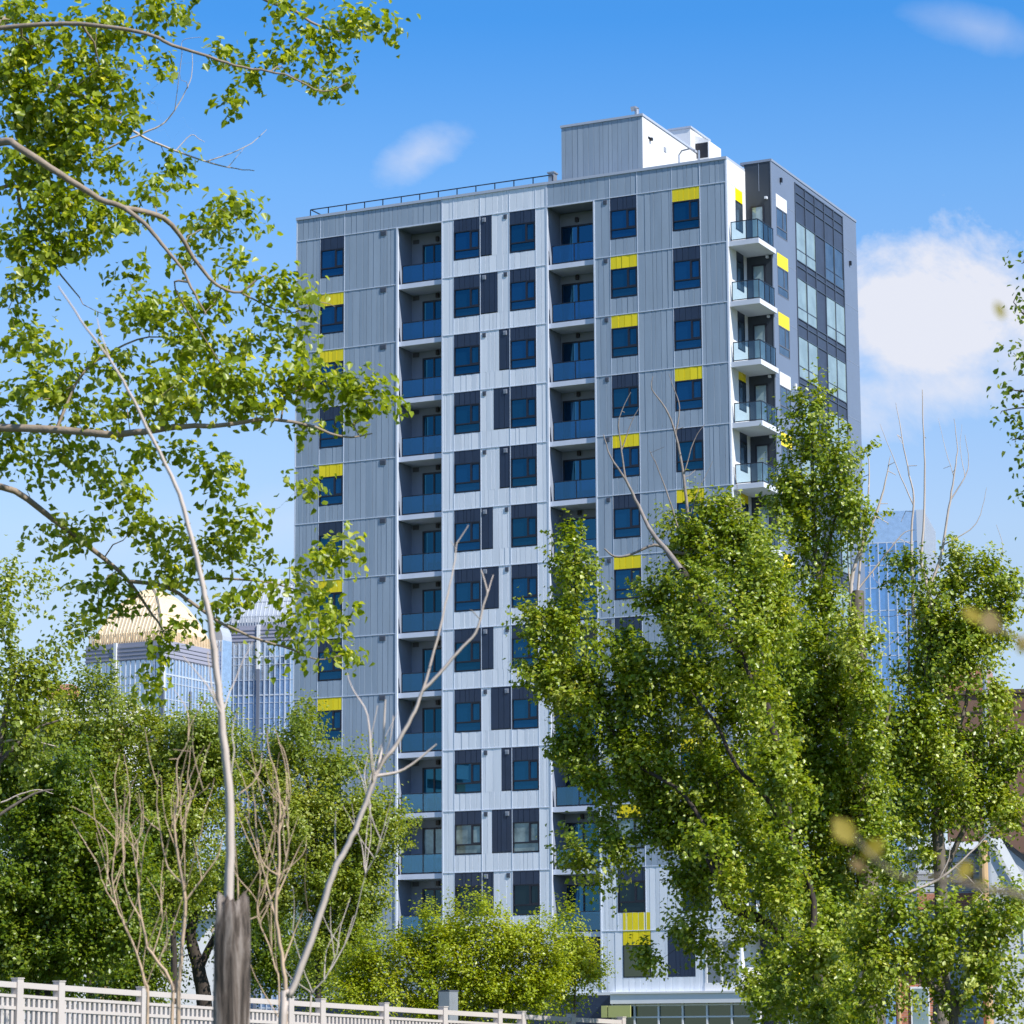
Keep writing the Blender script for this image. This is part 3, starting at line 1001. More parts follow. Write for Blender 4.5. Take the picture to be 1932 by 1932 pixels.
def office(name, label, pxc, D, S, phi, ytop, yband, yapex, roofm, seed):
    rs = random.Random(seed)
    c = P3(pxc, 1974, D)
    root = thing(name, label, 'office tower', (c[0], c[1], 0), -phi)
    zt, zb, za = zat(ytop, D), zat(yband, D), zat(yapex, D)
    MB().box(-S, 0, 0, S, 0, zt).build('facade', M['glass_far'], root)
    lv = MB()
    lv.box(-S - 0.15, 0.15, -0.15, S + 0.15, zb, zt + 0.2)
    k = int((zt - zb) / 0.8)
    for i in range(k):
        z = zb + 0.2 + i * 0.8
        lv.box(-S - 0.3, 0.3, -0.3, S + 0.3, z, z + 0.35)
    lv.build('louver_band', M['louver'], root)
    mu = MB()
    n = int(S / 1.15)
    for i in range(n + 1):
        w = 0.16 if i % 4 else 0.3
        x = -S + S * i / n
        mu.box(x - w / 2, x + w / 2, -0.2, 0.0, 0, zb)
        y = S * i / n
        mu.box(0.0, 0.2, y - w / 2, y + w / 2, 0, zb)
    z = zb - 3.4
    i = 0
    while z > 4:
        h = 0.30 if i % 3 == 0 else 0.12
        mu.box(-S - 0.1, 0.12, -0.12, 0, z, z + h)
        mu.box(0, 0.12, 0.0, S, z, z + h)
        z -= 3.4 if i % 3 else 1.6
        i += 1
    mu.build('mullion_grid', M['mull'], root)
    co = MB()
    for x in (-S * 0.62, -0.2):
        co.box(x - 0.35, x + 0.35, -0.55, -0.1, 0, zb - 6)
    co.box(0.1, 0.5, S * 0.45, S * 0.45 + 0.6, 0, zb - 6)
    co.build('column', M['mulld'], root)
    cw_ = MB()
    for x in (-S * 0.62, -0.2):
        cw_.box(x - 0.35, x + 0.35, -0.6, -0.1, zb - 6, zt + 0.3)
    cw_.build('column_head', M['white'], root)
    # bell-shaped four sided crown
    prof = [(0.0, 0.7), (0.25, 1.7), (0.50, 3.0), (0.70, 4.3), (0.85, 5.7), (0.95, 7.2), (1.0, 8.4)]
    sc_ = S / 17.7
    cr_ = MB()
    rings = []
    for t, ins in prof:
        ins *= sc_
        z = zt + 0.2 + (za - zt) * t
        rings.append([(-S + ins, ins, z), (-ins, ins, z), (-ins, S - ins, z), (-S + ins, S - ins, z)])
    for a, b in zip(rings, rings[1:]):
        for i in range(4):
            cr_.quad(a[i], a[(i + 1) % 4], b[(i + 1) % 4], b[i])
    cr_.quad(*rings[-1])
    crown = cr_.build('crown_roof', roofm, root)
    rb_ = MB()
    m_ = 20
    for side in range(4):
        for i in range(m_ + 1):
            s = i / m_
            pts = []
            for rg in rings:
                a, b = np.array(rg[side]), np.array(rg[(side + 1) % 4])
                L = np.linalg.norm(b - a)
                full = np.linalg.norm(np.array(rings[0][(side + 1) % 4]) - np.array(rings[0][side]))
                off = (s - 0.5) * full
                if abs(off) > L / 2:
                    break
                pts.append((a + b) / 2 + (b - a) / L * off)
            if len(pts) > 1:
                rb_.tube(pts, 0.13, 4, cap=False)
        rb_.tube([np.array(rg[side]) for rg in rings], 0.4, 5, cap=False)
    for t in (2, 4):
        for side in range(4):
            rb_.tube([np.array(rings[t][side]), np.array(rings[t][(side + 1) % 4])], 0.16, 4)
    rb_.build('crown_rib', roofm, crown)
    pk = MB()
    n = int(S / 0.62)
    for i in range(n + 1):
        x = -S + 0.4 + (S - 0.8) * i / n
        pk.box(x - 0.13, x + 0.13, 0.25, 0.45, zt + 0.2, zt + 2.4)
        y = 0.5 + (S - 0.9) * i / n
        pk.box(-0.45, -0.25, y - 0.13, y + 0.13, zt + 0.2, zt + 2.4)
    pk.box(-S + 0.4, -0.4, 0.46, 0.56, zt + 2.1, zt + 2.3)
    pk.build('parapet_screen', roofm, root)
    return root


o1 = office('office_tower', 'glass office tower with a gold pyramid roof, seen beyond the trees', 300, 600, 19.4, 0.475, 1206, 1238, 1094, M['gold'], 1)
z1 = zat(1196, 610)
bv = MB()
ring = [(-0.45 + 1.55 * math.cos(math.pi * k / 10), 3.0 * math.sin(math.pi * k / 10)) for k in range(11)]
for (xa_, ha_), (xb_, hb_) in zip(ring, ring[1:]):
    bv.quad((xa_, 19.7, z1 + ha_), (xa_, 23.3, z1 + ha_), (xb_, 23.3, z1 + hb_), (xb_, 19.7, z1 + hb_))
bv.poly([(a, 19.7, z1 + h) for a, h in ring])
bw = MB().box(-2.0, 1.1, 19.7, 23.3, 0, z1).build('corner_wing', M['glass_far'], o1)
bv.build('barrel_roof', M['silver'], bw)
fi = MB()
for k in range(5):
    fi.box(-1.95 + 0.72 * k, -1.82 + 0.72 * k, 19.5, 19.7, 0, z1)
fi.build('fin', M['mull'], bw)
o2 = office('office_tower', 'glass office tower with a silver ribbed roof, partly behind the apartment block', 592, 640, 21.0, 0.2, 1176, 1206, 1078, M['silver'], 2)
MB().tube([(-9, 10, zat(1090, 640)), (-9, 10, zat(1040, 640))], 0.12, 5).build('antenna', M['mulld'], o2)

c = P3(1768, 1974, 500)
bt = thing('glass_tower', 'mirror blue glass tower rising behind the poplars', 'office tower', (c[0], c[1], 0), -0.23)
zt = zat(966, 500)
MB().box(-24, 0, 0, 22, 0, zt - 5.5).build('facade', M['glass_blue'], bt)
fn = MB()
for i in range(17):
    x = -24 + 24 * i / 16
    fn.box(x - 0.07, x + 0.07, -0.25, 0, 0, zt - 5.5)
for i in range(23):
    y = 22 * i / 22
    fn.box(0, 0.45, y - 0.14, y + 0.14, 0, zt)
for k in range(22):
    fn.box(-24, 0, -0.08, 0, zt - 5.5 - 3.9 * k, zt - 5.35 - 3.9 * k)
fn.box(-0.8, 0.6, -0.35, 0.0, 0, zt)
fn.build('fin', M['mull'], bt)
sc_ = MB()
sc_.box(-24, 0, 0, 0.3, zt - 5.5, zt)
sc_.box(-0.3, 0, 0.3, 22, zt - 5.5, zt)
sc_.box(-24, -0.3, 21, 21.3, zt - 5.5, zt - 1)
sc_.build('roof_screen', M['glass_far'], bt)

# ------------------------------------------------------------------ nearer buildings
M['brick_brown'] = mat('brown_brick', (0.20, 0.11, 0.075), 0.85, noise=0.12, nscale=0.5)
M['brick_red'] = mat('red_brick', (0.42, 0.14, 0.07), 0.85, noise=0.15, nscale=1.0)
M['brick_line'] = mat('dark_band', (0.10, 0.07, 0.055), 0.85)
M['siding'] = mat('grey_siding', (0.50, 0.52, 0.55), 0.7)
M['solar'] = mat('dark_roof', (0.03, 0.035, 0.06), 0.4)
M['wood'] = mat('tan_wood', (0.52, 0.34, 0.17), 0.8, noise=0.15, nscale=4, stretch=(1, 1, 0.2))


def brickwork(m, scale=6.0):
    t = m.node_tree
    b = t.nodes['Principled BSDF']
    co = N(t, 'ShaderNodeTexCoord')
    mp = N(t, 'ShaderNodeMapping')
    mp.inputs['Rotation'].default_value = (R(90), 0, 0)
    t.links.new(co.outputs['Object'], mp.inputs[0])
    br = N(t, 'ShaderNodeTexBrick')
    br.inputs['Scale'].default_value = scale
    c0 = b.inputs['Base Color'].default_value
    br.inputs['Color1'].default_value = (c0[0] * 0.8, c0[1] * 0.8, c0[2] * 0.8, 1)
    br.inputs['Color2'].default_value = (c0[0] * 1.2, c0[1] * 1.15, c0[2] * 1.1, 1)
    br.inputs['Mortar'].default_value = (0.35, 0.32, 0.28, 1)
    t.links.new(mp.outputs[0], br.inputs['Vector'])
    t.links.new(br.outputs[0], b.inputs['Base Color'])


brickwork(M['brick_red'], 4.0)


def block(name, label, cat, px0, px1, D, rz=0.0):
    a, b = P3(px0, 1974, D), P3(px1, 1974, D)
    return thing(name, label, cat, (a[0], D, 0), rz), (b[0] - a[0]) / max(0.2, math.cos(rz))


bb, w = block('brick_building', 'brown brick building with a red rooftop box behind the right-hand trees', 'building', 1800, 2010, 230, -0.25)
zt = zat(1312, 230, 1850)
MB().box(0, w, 0, 14, 0, zt).build('wall', M['brick_brown'], bb)
bd = MB()
for k in range(6):
    bd.box(-0.05, w + 0.05, -0.06, 0, zt - 1.4 - 2.2 * k, zt - 1.28 - 2.2 * k)
    bd.box(w, w + 0.06, 0, 14, zt - 1.4 - 2.2 * k, zt - 1.28 - 2.2 * k)
bd.build('brick_band', M['brick_line'], bb)
MB().box(-0.2, w + 0.2, -0.2, 14.2, zt, zt + 0.3).build('coping', M['brick_line'], bb)
MB().box(-0.8, 3.0, 4.0, 10.0, zt + 0.3, zat(1256, 234, 1850)).build('rooftop_box', M['brick_red'], bb)
for k in range(3):
    f = MB().box(0.3 + 3.2 * k, 1.6 + 3.2 * k, -0.08, 0.0, zt - 6.6, zt - 4.2).build('window', M['frame'], bb)
    MB().quad((0.4 + 3.2 * k, -0.085, zt - 6.5), (1.5 + 3.2 * k, -0.085, zt - 6.5), (1.5 + 3.2 * k, -0.085, zt - 4.3), (0.4 + 3.2 * k, -0.085, zt - 4.3)).build('pane', M['pane'], f)

wh, w = block('white_house', 'pale siding house with a flat white roof edge behind the right-hand trees', 'house', 1738, 1872, 112, -0.1)
zt = zat(1604, 112, 1800)
MB().box(0, w, 0, 8, 0, zt).build('wall', M['siding'], wh)
MB().box(-0.25, w + 0.25, -0.3, 8.2, zt, zt + 0.28).build('roof', M['white'], wh)
ln = MB()
for k in range(30):
    ln.box(0, w, -0.018, 0, zt - 0.25 - 0.22 * k, zt - 0.235 - 0.22 * k)
ln.build('siding_lap', M['vent'], wh)
MB().box(0.02, w - 0.02, -0.03, -0.019, zat(1720, 112), zat(1690, 112)).build('brick_course', M['brick_red'], wh)
f = MB().box(1.3, 2.1, -0.05, 0, zat(1672, 112), zat(1635, 112)).build('window', M['frame'], wh)
MB().quad((1.35, -0.055, zat(1670, 112)), (2.05, -0.055, zat(1670, 112)), (2.05, -0.055, zat(1637, 112)), (1.35, -0.055, zat(1637, 112))).build('pane', M['panes'], f)

gh, w = block('gabled_house', 'grey gabled house with broad white bargeboard and dark roof at the right edge', 'house', 1868, 2010, 104, -0.1)
zt = zat(1582, 104, 1880)
gb = MB()
gb.prism([(0, 0), (w, 0), (w, 8), (0, 8)], 0, zt - 2.0)
gb.poly([(0, 0, zt - 2.0), (w, 0, zt - 2.0), (w, 0, zt - 1.9), (0.55, 0, zt - 0.1), (0, 0, zt - 0.1)])
gb.build('wall', M['siding'], gh)
MB().poly([(0, -0.2, zt), (0.6, -0.2, zt), (1.6, -0.2, zt - 1.9), (1.3, -0.2, zt - 2.1), (0.4, -0.2, zt - 0.22), (0, -0.2, zt - 0.22)]).build('bargeboard', M['white'], gh)
MB().quad((0.6, -0.18, zt + 0.02), (0.6, 8.2, zt + 0.02), (w, 8.2, zt - 1.6), (w, -0.18, zt - 1.6)).box(0, 0.6, -0.15, 8.2, zt - 0.02, zt + 0.03).build('roof', M['solar'], gh)
f = MB().box(1.25, 2.2, -0.06, 0, zt - 3.9, zt - 2.15).build('window', M['white'], gh)
MB().quad((1.35, -0.065, zt - 3.8), (2.1, -0.065, zt - 3.8), (2.1, -0.065, zt - 2.25), (1.35, -0.065, zt - 2.25)).build('pane', M['pane2'], f)

bh, w = block('brick_house', 'red brick house with a tall pale window low down behind the right-hand bushes', 'house', 1692, 1782, 84, -0.15)
zt = zat(1838, 84, 1730)
MB().box(0, w, 0, 6, 0, zt).build('wall', M['brick_red'], bh)
MB().box(-0.15, w + 0.15, -0.15, 6.1, zt, zt + 0.15).build('roof', M['solar'], bh)
f = MB().box(0.42, 0.95, -0.05, 0, zt - 1.7, zt - 0.35).build('window', M['white'], bh)
MB().quad((0.47, -0.055, zt - 1.65), (0.90, -0.055, zt - 1.65), (0.90, -0.055, zt - 0.4), (0.47, -0.055, zt - 0.4)).build('pane', M['paneg'], f)
MB().tube([(0.1, -0.1, 0), (0.1, -0.1, zt)], 0.05, 6).build('downpipe', M['wood'], bh)

lb, w = block('low_building', 'low white building with a deep roof edge and tan brick pier behind the left-hand trees', 'building', 20, 214, 135, -0.12)
zt = zat(1330, 135, 150)
MB().box(0, w, 0, 5, 0, zt - 0.9).build('wall', M['white'], lb)
MB().box(-0.6, w + 0.4, -0.8, 5.4, zt - 0.9, zt).box(-0.7, w + 0.5, -0.9, 5.5, zt, zt + 0.12).build('roof', M['white'], lb)
MB().box(4.2, 4.9, -0.5, 0.2, 0, zt - 0.95).build('pier', M['wood'], lb)
for a in (0.6, 2.6):
    f = MB().box(a, a + 1.5, -0.06, 0, zt - 2.9, zt - 1.2).build('window', M['frame'], lb)
    MB().quad((a + 0.08, -0.065, zt - 2.8), (a + 1.42, -0.065, zt - 2.8), (a + 1.42, -0.065, zt - 1.3), (a + 0.08, -0.065, zt - 1.3)).build('pane', M['panes'], f)
MB().box(0.4, 1.6, 3, 4.5, zt + 0.12, zt + 1.3).build('chimney', M['brick_red'], lb)

sh, w = block('white_shed', 'small white outbuilding with a thin roof slab under the left-hand trees', 'outbuilding', 288, 408, 96, -0.15)
zt = zat(1722, 96, 340)
MB().box(0, w, 0, 4, 0, zt).build('wall', M['white'], sh)
MB().box(-1.6, w + 0.2, -0.5, 4.2, zt, zt + 0.22).build('roof', M['white'], sh)
MB().box(-1.4, -1.25, -0.35, -0.2, 0, zt).build('roof_post', M['white'], sh)
MB().box(0.5, 1.1, -0.03, 0, 0.02, 2.1).build('door', M['vent'], sh)

a = P3(1868, 1974, 92)
lp = thing('lamp_post', 'slim silver lamp post standing among the right-hand trees', 'lamp post', (a[0], 92, 0))
zt = zat(1196, 92, 1858)
tx = P3(1857, 1200, 92)[0] - a[0]
MB().tube([(0, 0, 0), (tx * 0.5, 0, zt * 0.5), (tx, 0, zt)], [0.13, 0.10, 0.07], 10).build('post', M['metal'], lp)
MB().tube([(tx, 0, zt), (tx, 0, zt + 0.22)], [0.10, 0.06], 10).build('cap', M['metal'], lp)
a = P3(1867, 1974, 88)
up = thing('utility_pole', 'tan wooden utility pole beside the silver lamp post', 'utility pole', (a[0], 88, 0))
zt = zat(1586, 88, 1866)
MB().tube([(0, 0, 0), (0, 0, zt)], [0.16, 0.13], 12).build('post', M['wood'], up)
MB().tube([(0.17, 0, zt - 0.5), (0.17, 0, zt - 0.15)], 0.05, 8).build('insulator', M['vent'], up)

# ------------------------------------------------------------------ fence on the raised path
fa, fb = np.array([P3(40, 1974, 40)[0], 40.0]), np.array([P3(1071, 1974, 52)[0], 52.0])
fd = (fb - fa) / np.linalg.norm(fb - fa)


def fence_s(px):
    k = (px - 966) / FPX
    # x = k*y approx (roll is negligible here): fa.x + s*fd.x = k*(fa.y + s*fd.y)
    return (k * fa[1] - fa[0]) / (fd[0] - k * fd[1])


def ftop(px):
    return np.interp(px, [40, 118, 272, 605, 833, 935, 1071, 1200], [1851, 1856, 1868, 1889, 1904, 1910.5, 1918, 1924])


fpx = [-118, -38, 40, 117.5, 272, 415, 546, 605, 723, 833, 935, 979, 1071, 1165]
fs = [fence_s(p) for p in fpx]
f0 = np.array([*(fa + fd * fs[0]), 0.0])
frz = math.atan2(fd[1], fd[0])
fence = thing('fence', 'white painted slatted fence along the raised path at the bottom', 'fence', f0, frz)
ft = []
for p, s in zip(fpx, fs):
    q = fa + fd * s
    ft.append(P3(p, ftop(max(40, p)) if p >= 40 else 1851 - (40 - p) * 0.07, q[1])[2])
# smooth ramp
cf = np.polyfit(fs, ft, 2)
ft = [float(np.polyval(cf, s)) for s in fs]
FH = 1.22
for s, t in zip(fs, ft):
    x = s - fs[0]
    MB().box(x - 0.06, x + 0.06, -0.055, 0.055, t - FH, t + 0.03).box(x - 0.068, x + 0.068, -0.063, 0.063, t + 0.03, t + 0.045).build('post', M['fence'], fence)
for (s0, t0), (s1, t1) in zip(zip(fs, ft), list(zip(fs, ft))[1:]):
    x0, x1 = s0 - fs[0] + 0.06, s1 - fs[0] - 0.06
    p = MB()

    def bar(top, h, y0, y1):
        n = len(p.v)
        for (x, t) in ((x0, t0), (x1, t1)):
            for (y, z) in ((y0, t - top - h), (y1, t - top - h), (y1, t - top), (y0, t - top)):
                p.v.append((x, y, z))
        for i in range(4):
            j = (i + 1) % 4
            p.f.append((n + i, n + 4 + i, n + 4 + j, n + j))
    bar(0.015, 0.075, -0.035, 0.035)
    bar(0.175, 0.04, -0.03, 0.03)
    bar(0.33, 0.045, -0.033, -0.02)
    bar(1.06, 0.05, -0.03, 0.03)
    n = max(2, int((x1 - x0) / 0.098))
    for i in range(n):
        f = (i + 0.5) / n
        x = x0 + (x1 - x0) * f
        t = t0 + (t1 - t0) * f
        p.box(x - 0.024, x + 0.024, -0.019, 0.02, t - 1.06, t - 0.2)
    p.build('slat_panel', M['fence'], fence)
em = MB()
nrm = np.array([-fd[1], fd[0]])
S0, S1 = fs[0] - 12, fs[-1] + 14
prevp = None
for s in np.linspace(S0, S1, 12):
    t = float(np.polyval(cf, min(max(s, fs[0]), fs[-1]))) - FH - 0.01
    q = fa + fd * s
    pr = []
    for off, z in ((-5.0, 0.02), (-0.35, t), (3.2, t), (7.5, 0.02)):
        pr.append((q[0] + nrm[0] * off, q[1] + nrm[1] * off, z))
    if prevp:
        for i in range(3):
            em.quad(prevp[i], pr[i], pr[i + 1], prevp[i + 1])
    prevp = pr
tag(em.build('embankment', M['grass']), kind='structure')
pa = MB()
prevp = None
for s in np.linspace(S0, S1, 12):
    t = float(np.polyval(cf, min(max(s, fs[0]), fs[-1]))) - FH - 0.002
    q = fa + fd * s
    pr = [(q[0] + nrm[0] * o_, q[1] + nrm[1] * o_, t) for o_ in (0.25, 2.6)]
    if prevp:
        pa.quad(prevp[0], pr[0], pr[1], prevp[1])
    prevp = pr
tag(pa.build('path', M['concrete']), kind='structure')
a = P3(846, 1974, 57)
mp_ = thing('metal_pillar', 'square grey metal pillar standing just behind the white fence', 'pillar', (a[0], 57, 0), R(-38))
zt = zat(1871, 57, 846)
MB().box(-0.13, 0.13, -0.13, 0.13, 0, zt).build('shaft', M['metal'], mp_)
MB().box(-0.14, 0.14, -0.14, 0.14, zt, zt + 0.025).build('cap', M['vent'], mp_)


# ------------------------------------------------------------------ trees
def mesh_np(name, verts, loops, sizes, material, parent, tint=None, smooth=False):
    me = bpy.data.meshes.new(name)
    nv, nl, npoly = len(verts), len(loops), len(sizes)
    me.vertices.add(nv)
    me.vertices.foreach_set('co', np.asarray(verts, np.float32).ravel())
    me.loops.add(nl)
    me.loops.foreach_set('vertex_index', np.asarray(loops, np.int32))
    me.polygons.add(npoly)
    starts = np.concatenate([[0], np.cumsum(sizes)[:-1]]).astype(np.int32)
    me.polygons.foreach_set('loop_start', starts)
    me.polygons.foreach_set('loop_total', np.asarray(sizes, np.int32))
    if smooth:
        me.polygons.foreach_set('use_smooth', np.ones(npoly, bool))
    if tint is not None:
        at = me.attributes.new('tint', 'FLOAT', 'POINT')
        at.data.foreach_set('value', np.asarray(tint, np.float32))
    me.materials.append(material)
    me.update(calc_edges=True)
    o = bpy.data.objects.new(name, me)
    COL.objects.link(o)
    o.parent = parent
    return o


class Tree:
    def __init__(s, seed):
        s.p = np.zeros((60000, 3))
        s.par = np.full(60000, -1)
        s.minr = np.zeros(60000)
        s.n = 0
        s.rs = np.random.RandomState(seed)
        s.chains = []
        s.leafp = []

    def add(s, pt, par, r=0.0):
        s.p[s.n] = pt
        s.par[s.n] = par
        s.minr[s.n] = r
        s.n += 1
        return s.n - 1

    def near(s, pt):
        d = s.p[:s.n] - pt
        return int(np.argmin((d * d).sum(1)))

    def limb(s, pts, r0, r1, par=None, wob=0.03, sub=4):
        """smooth polyline limb; par=None attaches to the nearest existing node"""
        pts = [np.asarray(q, float) for q in pts]
        if s.n and par is None:
            par = s.near(pts[0])
            pts = [s.p[par].copy()] + (pts[1:] if np.linalg.norm(pts[0] - s.p[par]) < 0.15 else pts)
        elif par is None:
            par = -1
        k = len(pts)
        q = [pts[0]] + pts + [pts[-1]]
        out = []
        for i in range(k - 1):
            a, b, c, d = q[i], q[i + 1], q[i + 2], q[i + 3]
            for j in range(sub):
                t = j / sub
                out.append(0.5 * ((2 * b) + (c - a) * t + (2 * a - 5 * b + 4 * c - d) * t * t + (-a + 3 * b - 3 * c + d) * t ** 3))
        out.append(pts[-1])
        ids = []
        m = len(out)
        L = np.linalg.norm(out[-1] - out[0]) / m
        for i, o_ in enumerate(out):
            if i == 0 and par >= 0:
                last = par
                continue
            o_ = o_ + s.rs.normal(0, wob * L, 3)
            last = s.add(o_, par if not ids else ids[-1], r0 + (r1 - r0) * i / (m - 1))
            ids.append(last)
        return ids

    def grow(s, targets, step=0.35, jit=0.12, leaves=True, droop=0.0):
        targets = np.asarray(targets)
        base = s.p[:s.n].copy()
        dist = np.array([np.min(((base - t) ** 2).sum(1)) for t in targets]) if len(targets) else []
        for i in np.argsort(dist):
            t = targets[i]
            k = s.near(t)
            a = s.p[k].copy()
            L = np.linalg.norm(t - a)
            if L < 0.02:
                continue
            n = max(1, int(L / step))
            mid = (a + t) / 2 + s.rs.normal(0, jit * L, 3) + np.array([0, 0, 0.10 * L - droop * L])
            last = k
            for j in range(1, n + 1):
                f = j / n
                q = (1 - f) ** 2 * a + 2 * f * (1 - f) * mid + f * f * t
                if j < n:
                    q = q + s.rs.normal(0, 0.02, 3)
                last = s.add(q, last)

    def wood(s, name, material, parent, tip=0.006, power=0.42, rmax=1.0, sides=6):
        n = s.n
        cnt = np.zeros(n)
        kids = [[] for _ in range(n)]
        for i in range(n):
            if s.par[i] >= 0:
                kids[s.par[i]].append(i)
        for i in range(n - 1, -1, -1):
            if not kids[i]:
                cnt[i] += 1
            if s.par[i] >= 0:
                cnt[s.par[i]] += cnt[i]
        r = np.minimum(tip * np.maximum(cnt, 1) ** power, rmax)
        # limbs keep their traced radius; twigs never exceed their parent
        for i in range(n):
            if s.minr[i] > 0:
                r[i] = s.minr[i]
            elif s.par[i] >= 0:
                r[i] = min(r[i], r[s.par[i]] * 0.8)
        V, F = [], []
        nv = 0
        stack = [i for i in range(n) if s.par[i] < 0]
        todo = [(None, i) for i in stack]
        while todo:
            p0, i = todo.pop()
            ch = [] if p0 is None else [p0]
            rr = [] if p0 is None else [min(r[p0], r[i] * 1.15)]
            while True:
                ch.append(i)
                rr.append(r[i])
                if not kids[i]:
                    break
                ks = sorted(kids[i], key=lambda q: -(cnt[q] + 1e6 * (s.minr[q] > 0) * s.minr[q]))
                for q in ks[1:]:
                    todo.append((i, q))
                i = ks[0]
            if len(ch) < 2:
                continue
            P = s.p[ch]
            T = np.gradient(P, axis=0)
            T /= np.linalg.norm(T, axis=1)[:, None] + 1e-9
            sd = sides if max(rr) > 0.03 else 4 if max(rr) > 0.012 else 3
            a = np.array([1.0, 0.1, 0]) if abs(T[0][0]) < 0.8 else np.array([0.1, 1.0, 0])
            ang = np.arange(sd) * 2 * math.pi / sd
            ca, sa = np.cos(ang)[:, None], np.sin(ang)[:, None]
            for q in range(len(ch)):
                a = a - T[q] * np.dot(a, T[q])
                a /= np.linalg.norm(a) + 1e-9
                b = np.cross(T[q], a)
                V.append(P[q] + (ca * a + sa * b) * rr[q])
            for q in range(len(ch) - 1):
                for j in range(sd):
                    j2 = (j + 1) % sd
                    F.append((nv + q * sd + j, nv + q * sd + j2, nv + (q + 1) * sd + j2, nv + (q + 1) * sd + j))
            nv += len(ch) * sd
        V = np.concatenate(V) - np.array(parent.location)
        F = np.array(F, np.int32)
        return mesh_np(name, V, F.ravel(), np.full(len(F), 4), material, parent, smooth=True)


def leaves(name, pts, size, material, parent, seed, near=False, up=0.55, out=None, tintbias=0.0, droop=0.35, clump=None):
    """one small folded blade per point"""
    rs = np.random.RandomState(seed)
    pts = np.asarray(pts)
    n = len(pts)
    nrm = rs.normal(0, 0.5, (n, 3))
    nrm[:, 2] += up
    if out is not None:
        nrm += 0.75 * out
    nrm /= np.linalg.norm(nrm, axis=1)[:, None] + 1e-9
    d = rs.normal(0, 1, (n, 3))
    d[:, 2] -= droop
    d -= nrm * (d * nrm).sum(1)[:, None]
    d /= np.linalg.norm(d, axis=1)[:, None] + 1e-9
    w = np.cross(nrm, d)
    L = (size * rs.uniform(0.65, 1.3, n))[:, None]
    wd = L * rs.uniform(0.38, 0.48, n)[:, None]
    fold = nrm * (L * rs.uniform(0.05, 0.22, n)[:, None])
    curl = nrm * (L * rs.uniform(-0.25, 0.05, n)[:, None])
    b = pts - d * L * 0.5
    tip = pts + d * L * 0.5 + curl
    if near:
        R1 = b + d * L * 0.22 + w * wd * 0.85 + fold
        R2 = b + d * L * 0.58 + w * wd * 0.72 + fold + curl * 0.3
        L1 = b + d * L * 0.22 - w * wd * 0.85 + fold
        L2 = b + d * L * 0.58 - w * wd * 0.72 + fold + curl * 0.3
        V = np.stack([b, R1, R2, tip, L2, L1], 1).reshape(-1, 3)
        base = (np.arange(n) * 6)[:, None]
        F = np.concatenate([base + np.array([[0, 1, 2, 3]]), base + np.array([[0, 3, 4, 5]])], 1).reshape(-1, 4)
        k = 6
    else:
        Rr = pts - d * L * 0.08 + w * wd + fold
        Ll = pts - d * L * 0.08 - w * wd + fold
        V = np.stack([b, Rr, tip, Ll], 1).reshape(-1, 3)
        base = (np.arange(n) * 4)[:, None]
        F = np.concatenate([base + np.array([[0, 1, 2]]), base + np.array([[0, 2, 3]])], 1).reshape(-1, 3)
        k = 4
    t = np.clip(rs.normal(0.45 + tintbias, 0.2, n), 0, 1)
    if clump is not None:
        t = np.clip(t + clump, 0, 1)
    tint = np.repeat(t, k)
    V = V - np.array(parent.location)
    return mesh_np(name, V, F.ravel(), np.full(len(F), F.shape[1]), material, parent, tint)


def blobs(spec, D, n_per, rs, dz=0.8, shell=0.35, inset=0.0):
    """spec rows: px, py, rx, ry[, depth offset[, weight]] -> cluster centres inside ellipsoids standing about D metres away"""
    out = []
    for row in spec:
        px, py, rx, ry = row[:4]
        dd = row[4] if len(row) > 4 else 0.0
        wt = row[5] if len(row) > 5 else 1.0
        sc_ = D / FPX
        vol = rx * ry * sc_ * sc_
        n = max(2, int(n_per * vol * wt))
        ins = inset * FPX / D
        rx, ry = max(rx - ins, rx * 0.3), max(ry - ins, ry * 0.3)
        d = rs.normal(0, 1, (n, 3))
        d /= np.linalg.norm(d, axis=1)[:, None]
        rad = rs.uniform(shell, 1.0, n)[:, None] ** 0.6
        d = d * rad
        depth = max(0.35, dz * math.sqrt(rx * ry) * sc_)
        for q in d:
            out.append(P3(px + q[0] * rx, py + q[2] * ry, D + dd + q[1] * depth))
    return np.array(out)


def scatter(targets, per, sig, rs, sub=1, subsig=0.3, spray=0.0, axis=None):
    """leaf points round every cluster centre; with spray, each tuft is a shoot that climbs up and outwards"""
    c = np.asarray(targets)
    if sub > 1:
        c = np.repeat(c, sub, 0) + rs.normal(0, subsig, (len(c) * sub, 3))
    cl = rs.normal(0, 0.14, len(c))
    sgs = np.exp(rs.normal(0, 0.25, len(c)))
    k = rs.poisson(per * np.exp(rs.normal(0, 0.35, len(c))))
    idx = np.repeat(np.arange(len(c)), k)
    off = rs.normal(0, sig, (len(idx), 3)) * sgs[idx][:, None]
    off[:, 2] *= 0.8
    nr = np.linalg.norm(off, axis=1)[:, None] + 1e-9
    out = off / nr
    if spray:
        d = rs.normal(0, 0.35, (len(c), 3))
        d[:, 2] += 1.0
        if axis is not None:
            h = c[:, :2] - axis[:2]
            d[:, :2] += 0.6 * h / (np.linalg.norm(h, axis=1)[:, None] + 1e-6)
        d /= np.linalg.norm(d, axis=1)[:, None]
        t = rs.uniform(-1, 1, len(idx))
        off = off * (1.0 - 0.45 * np.clip(t, 0, 1))[:, None] + d[idx] * (t * spray)[:, None] * sgs[idx][:, None]
    return c[idx] + off, cl[idx], out


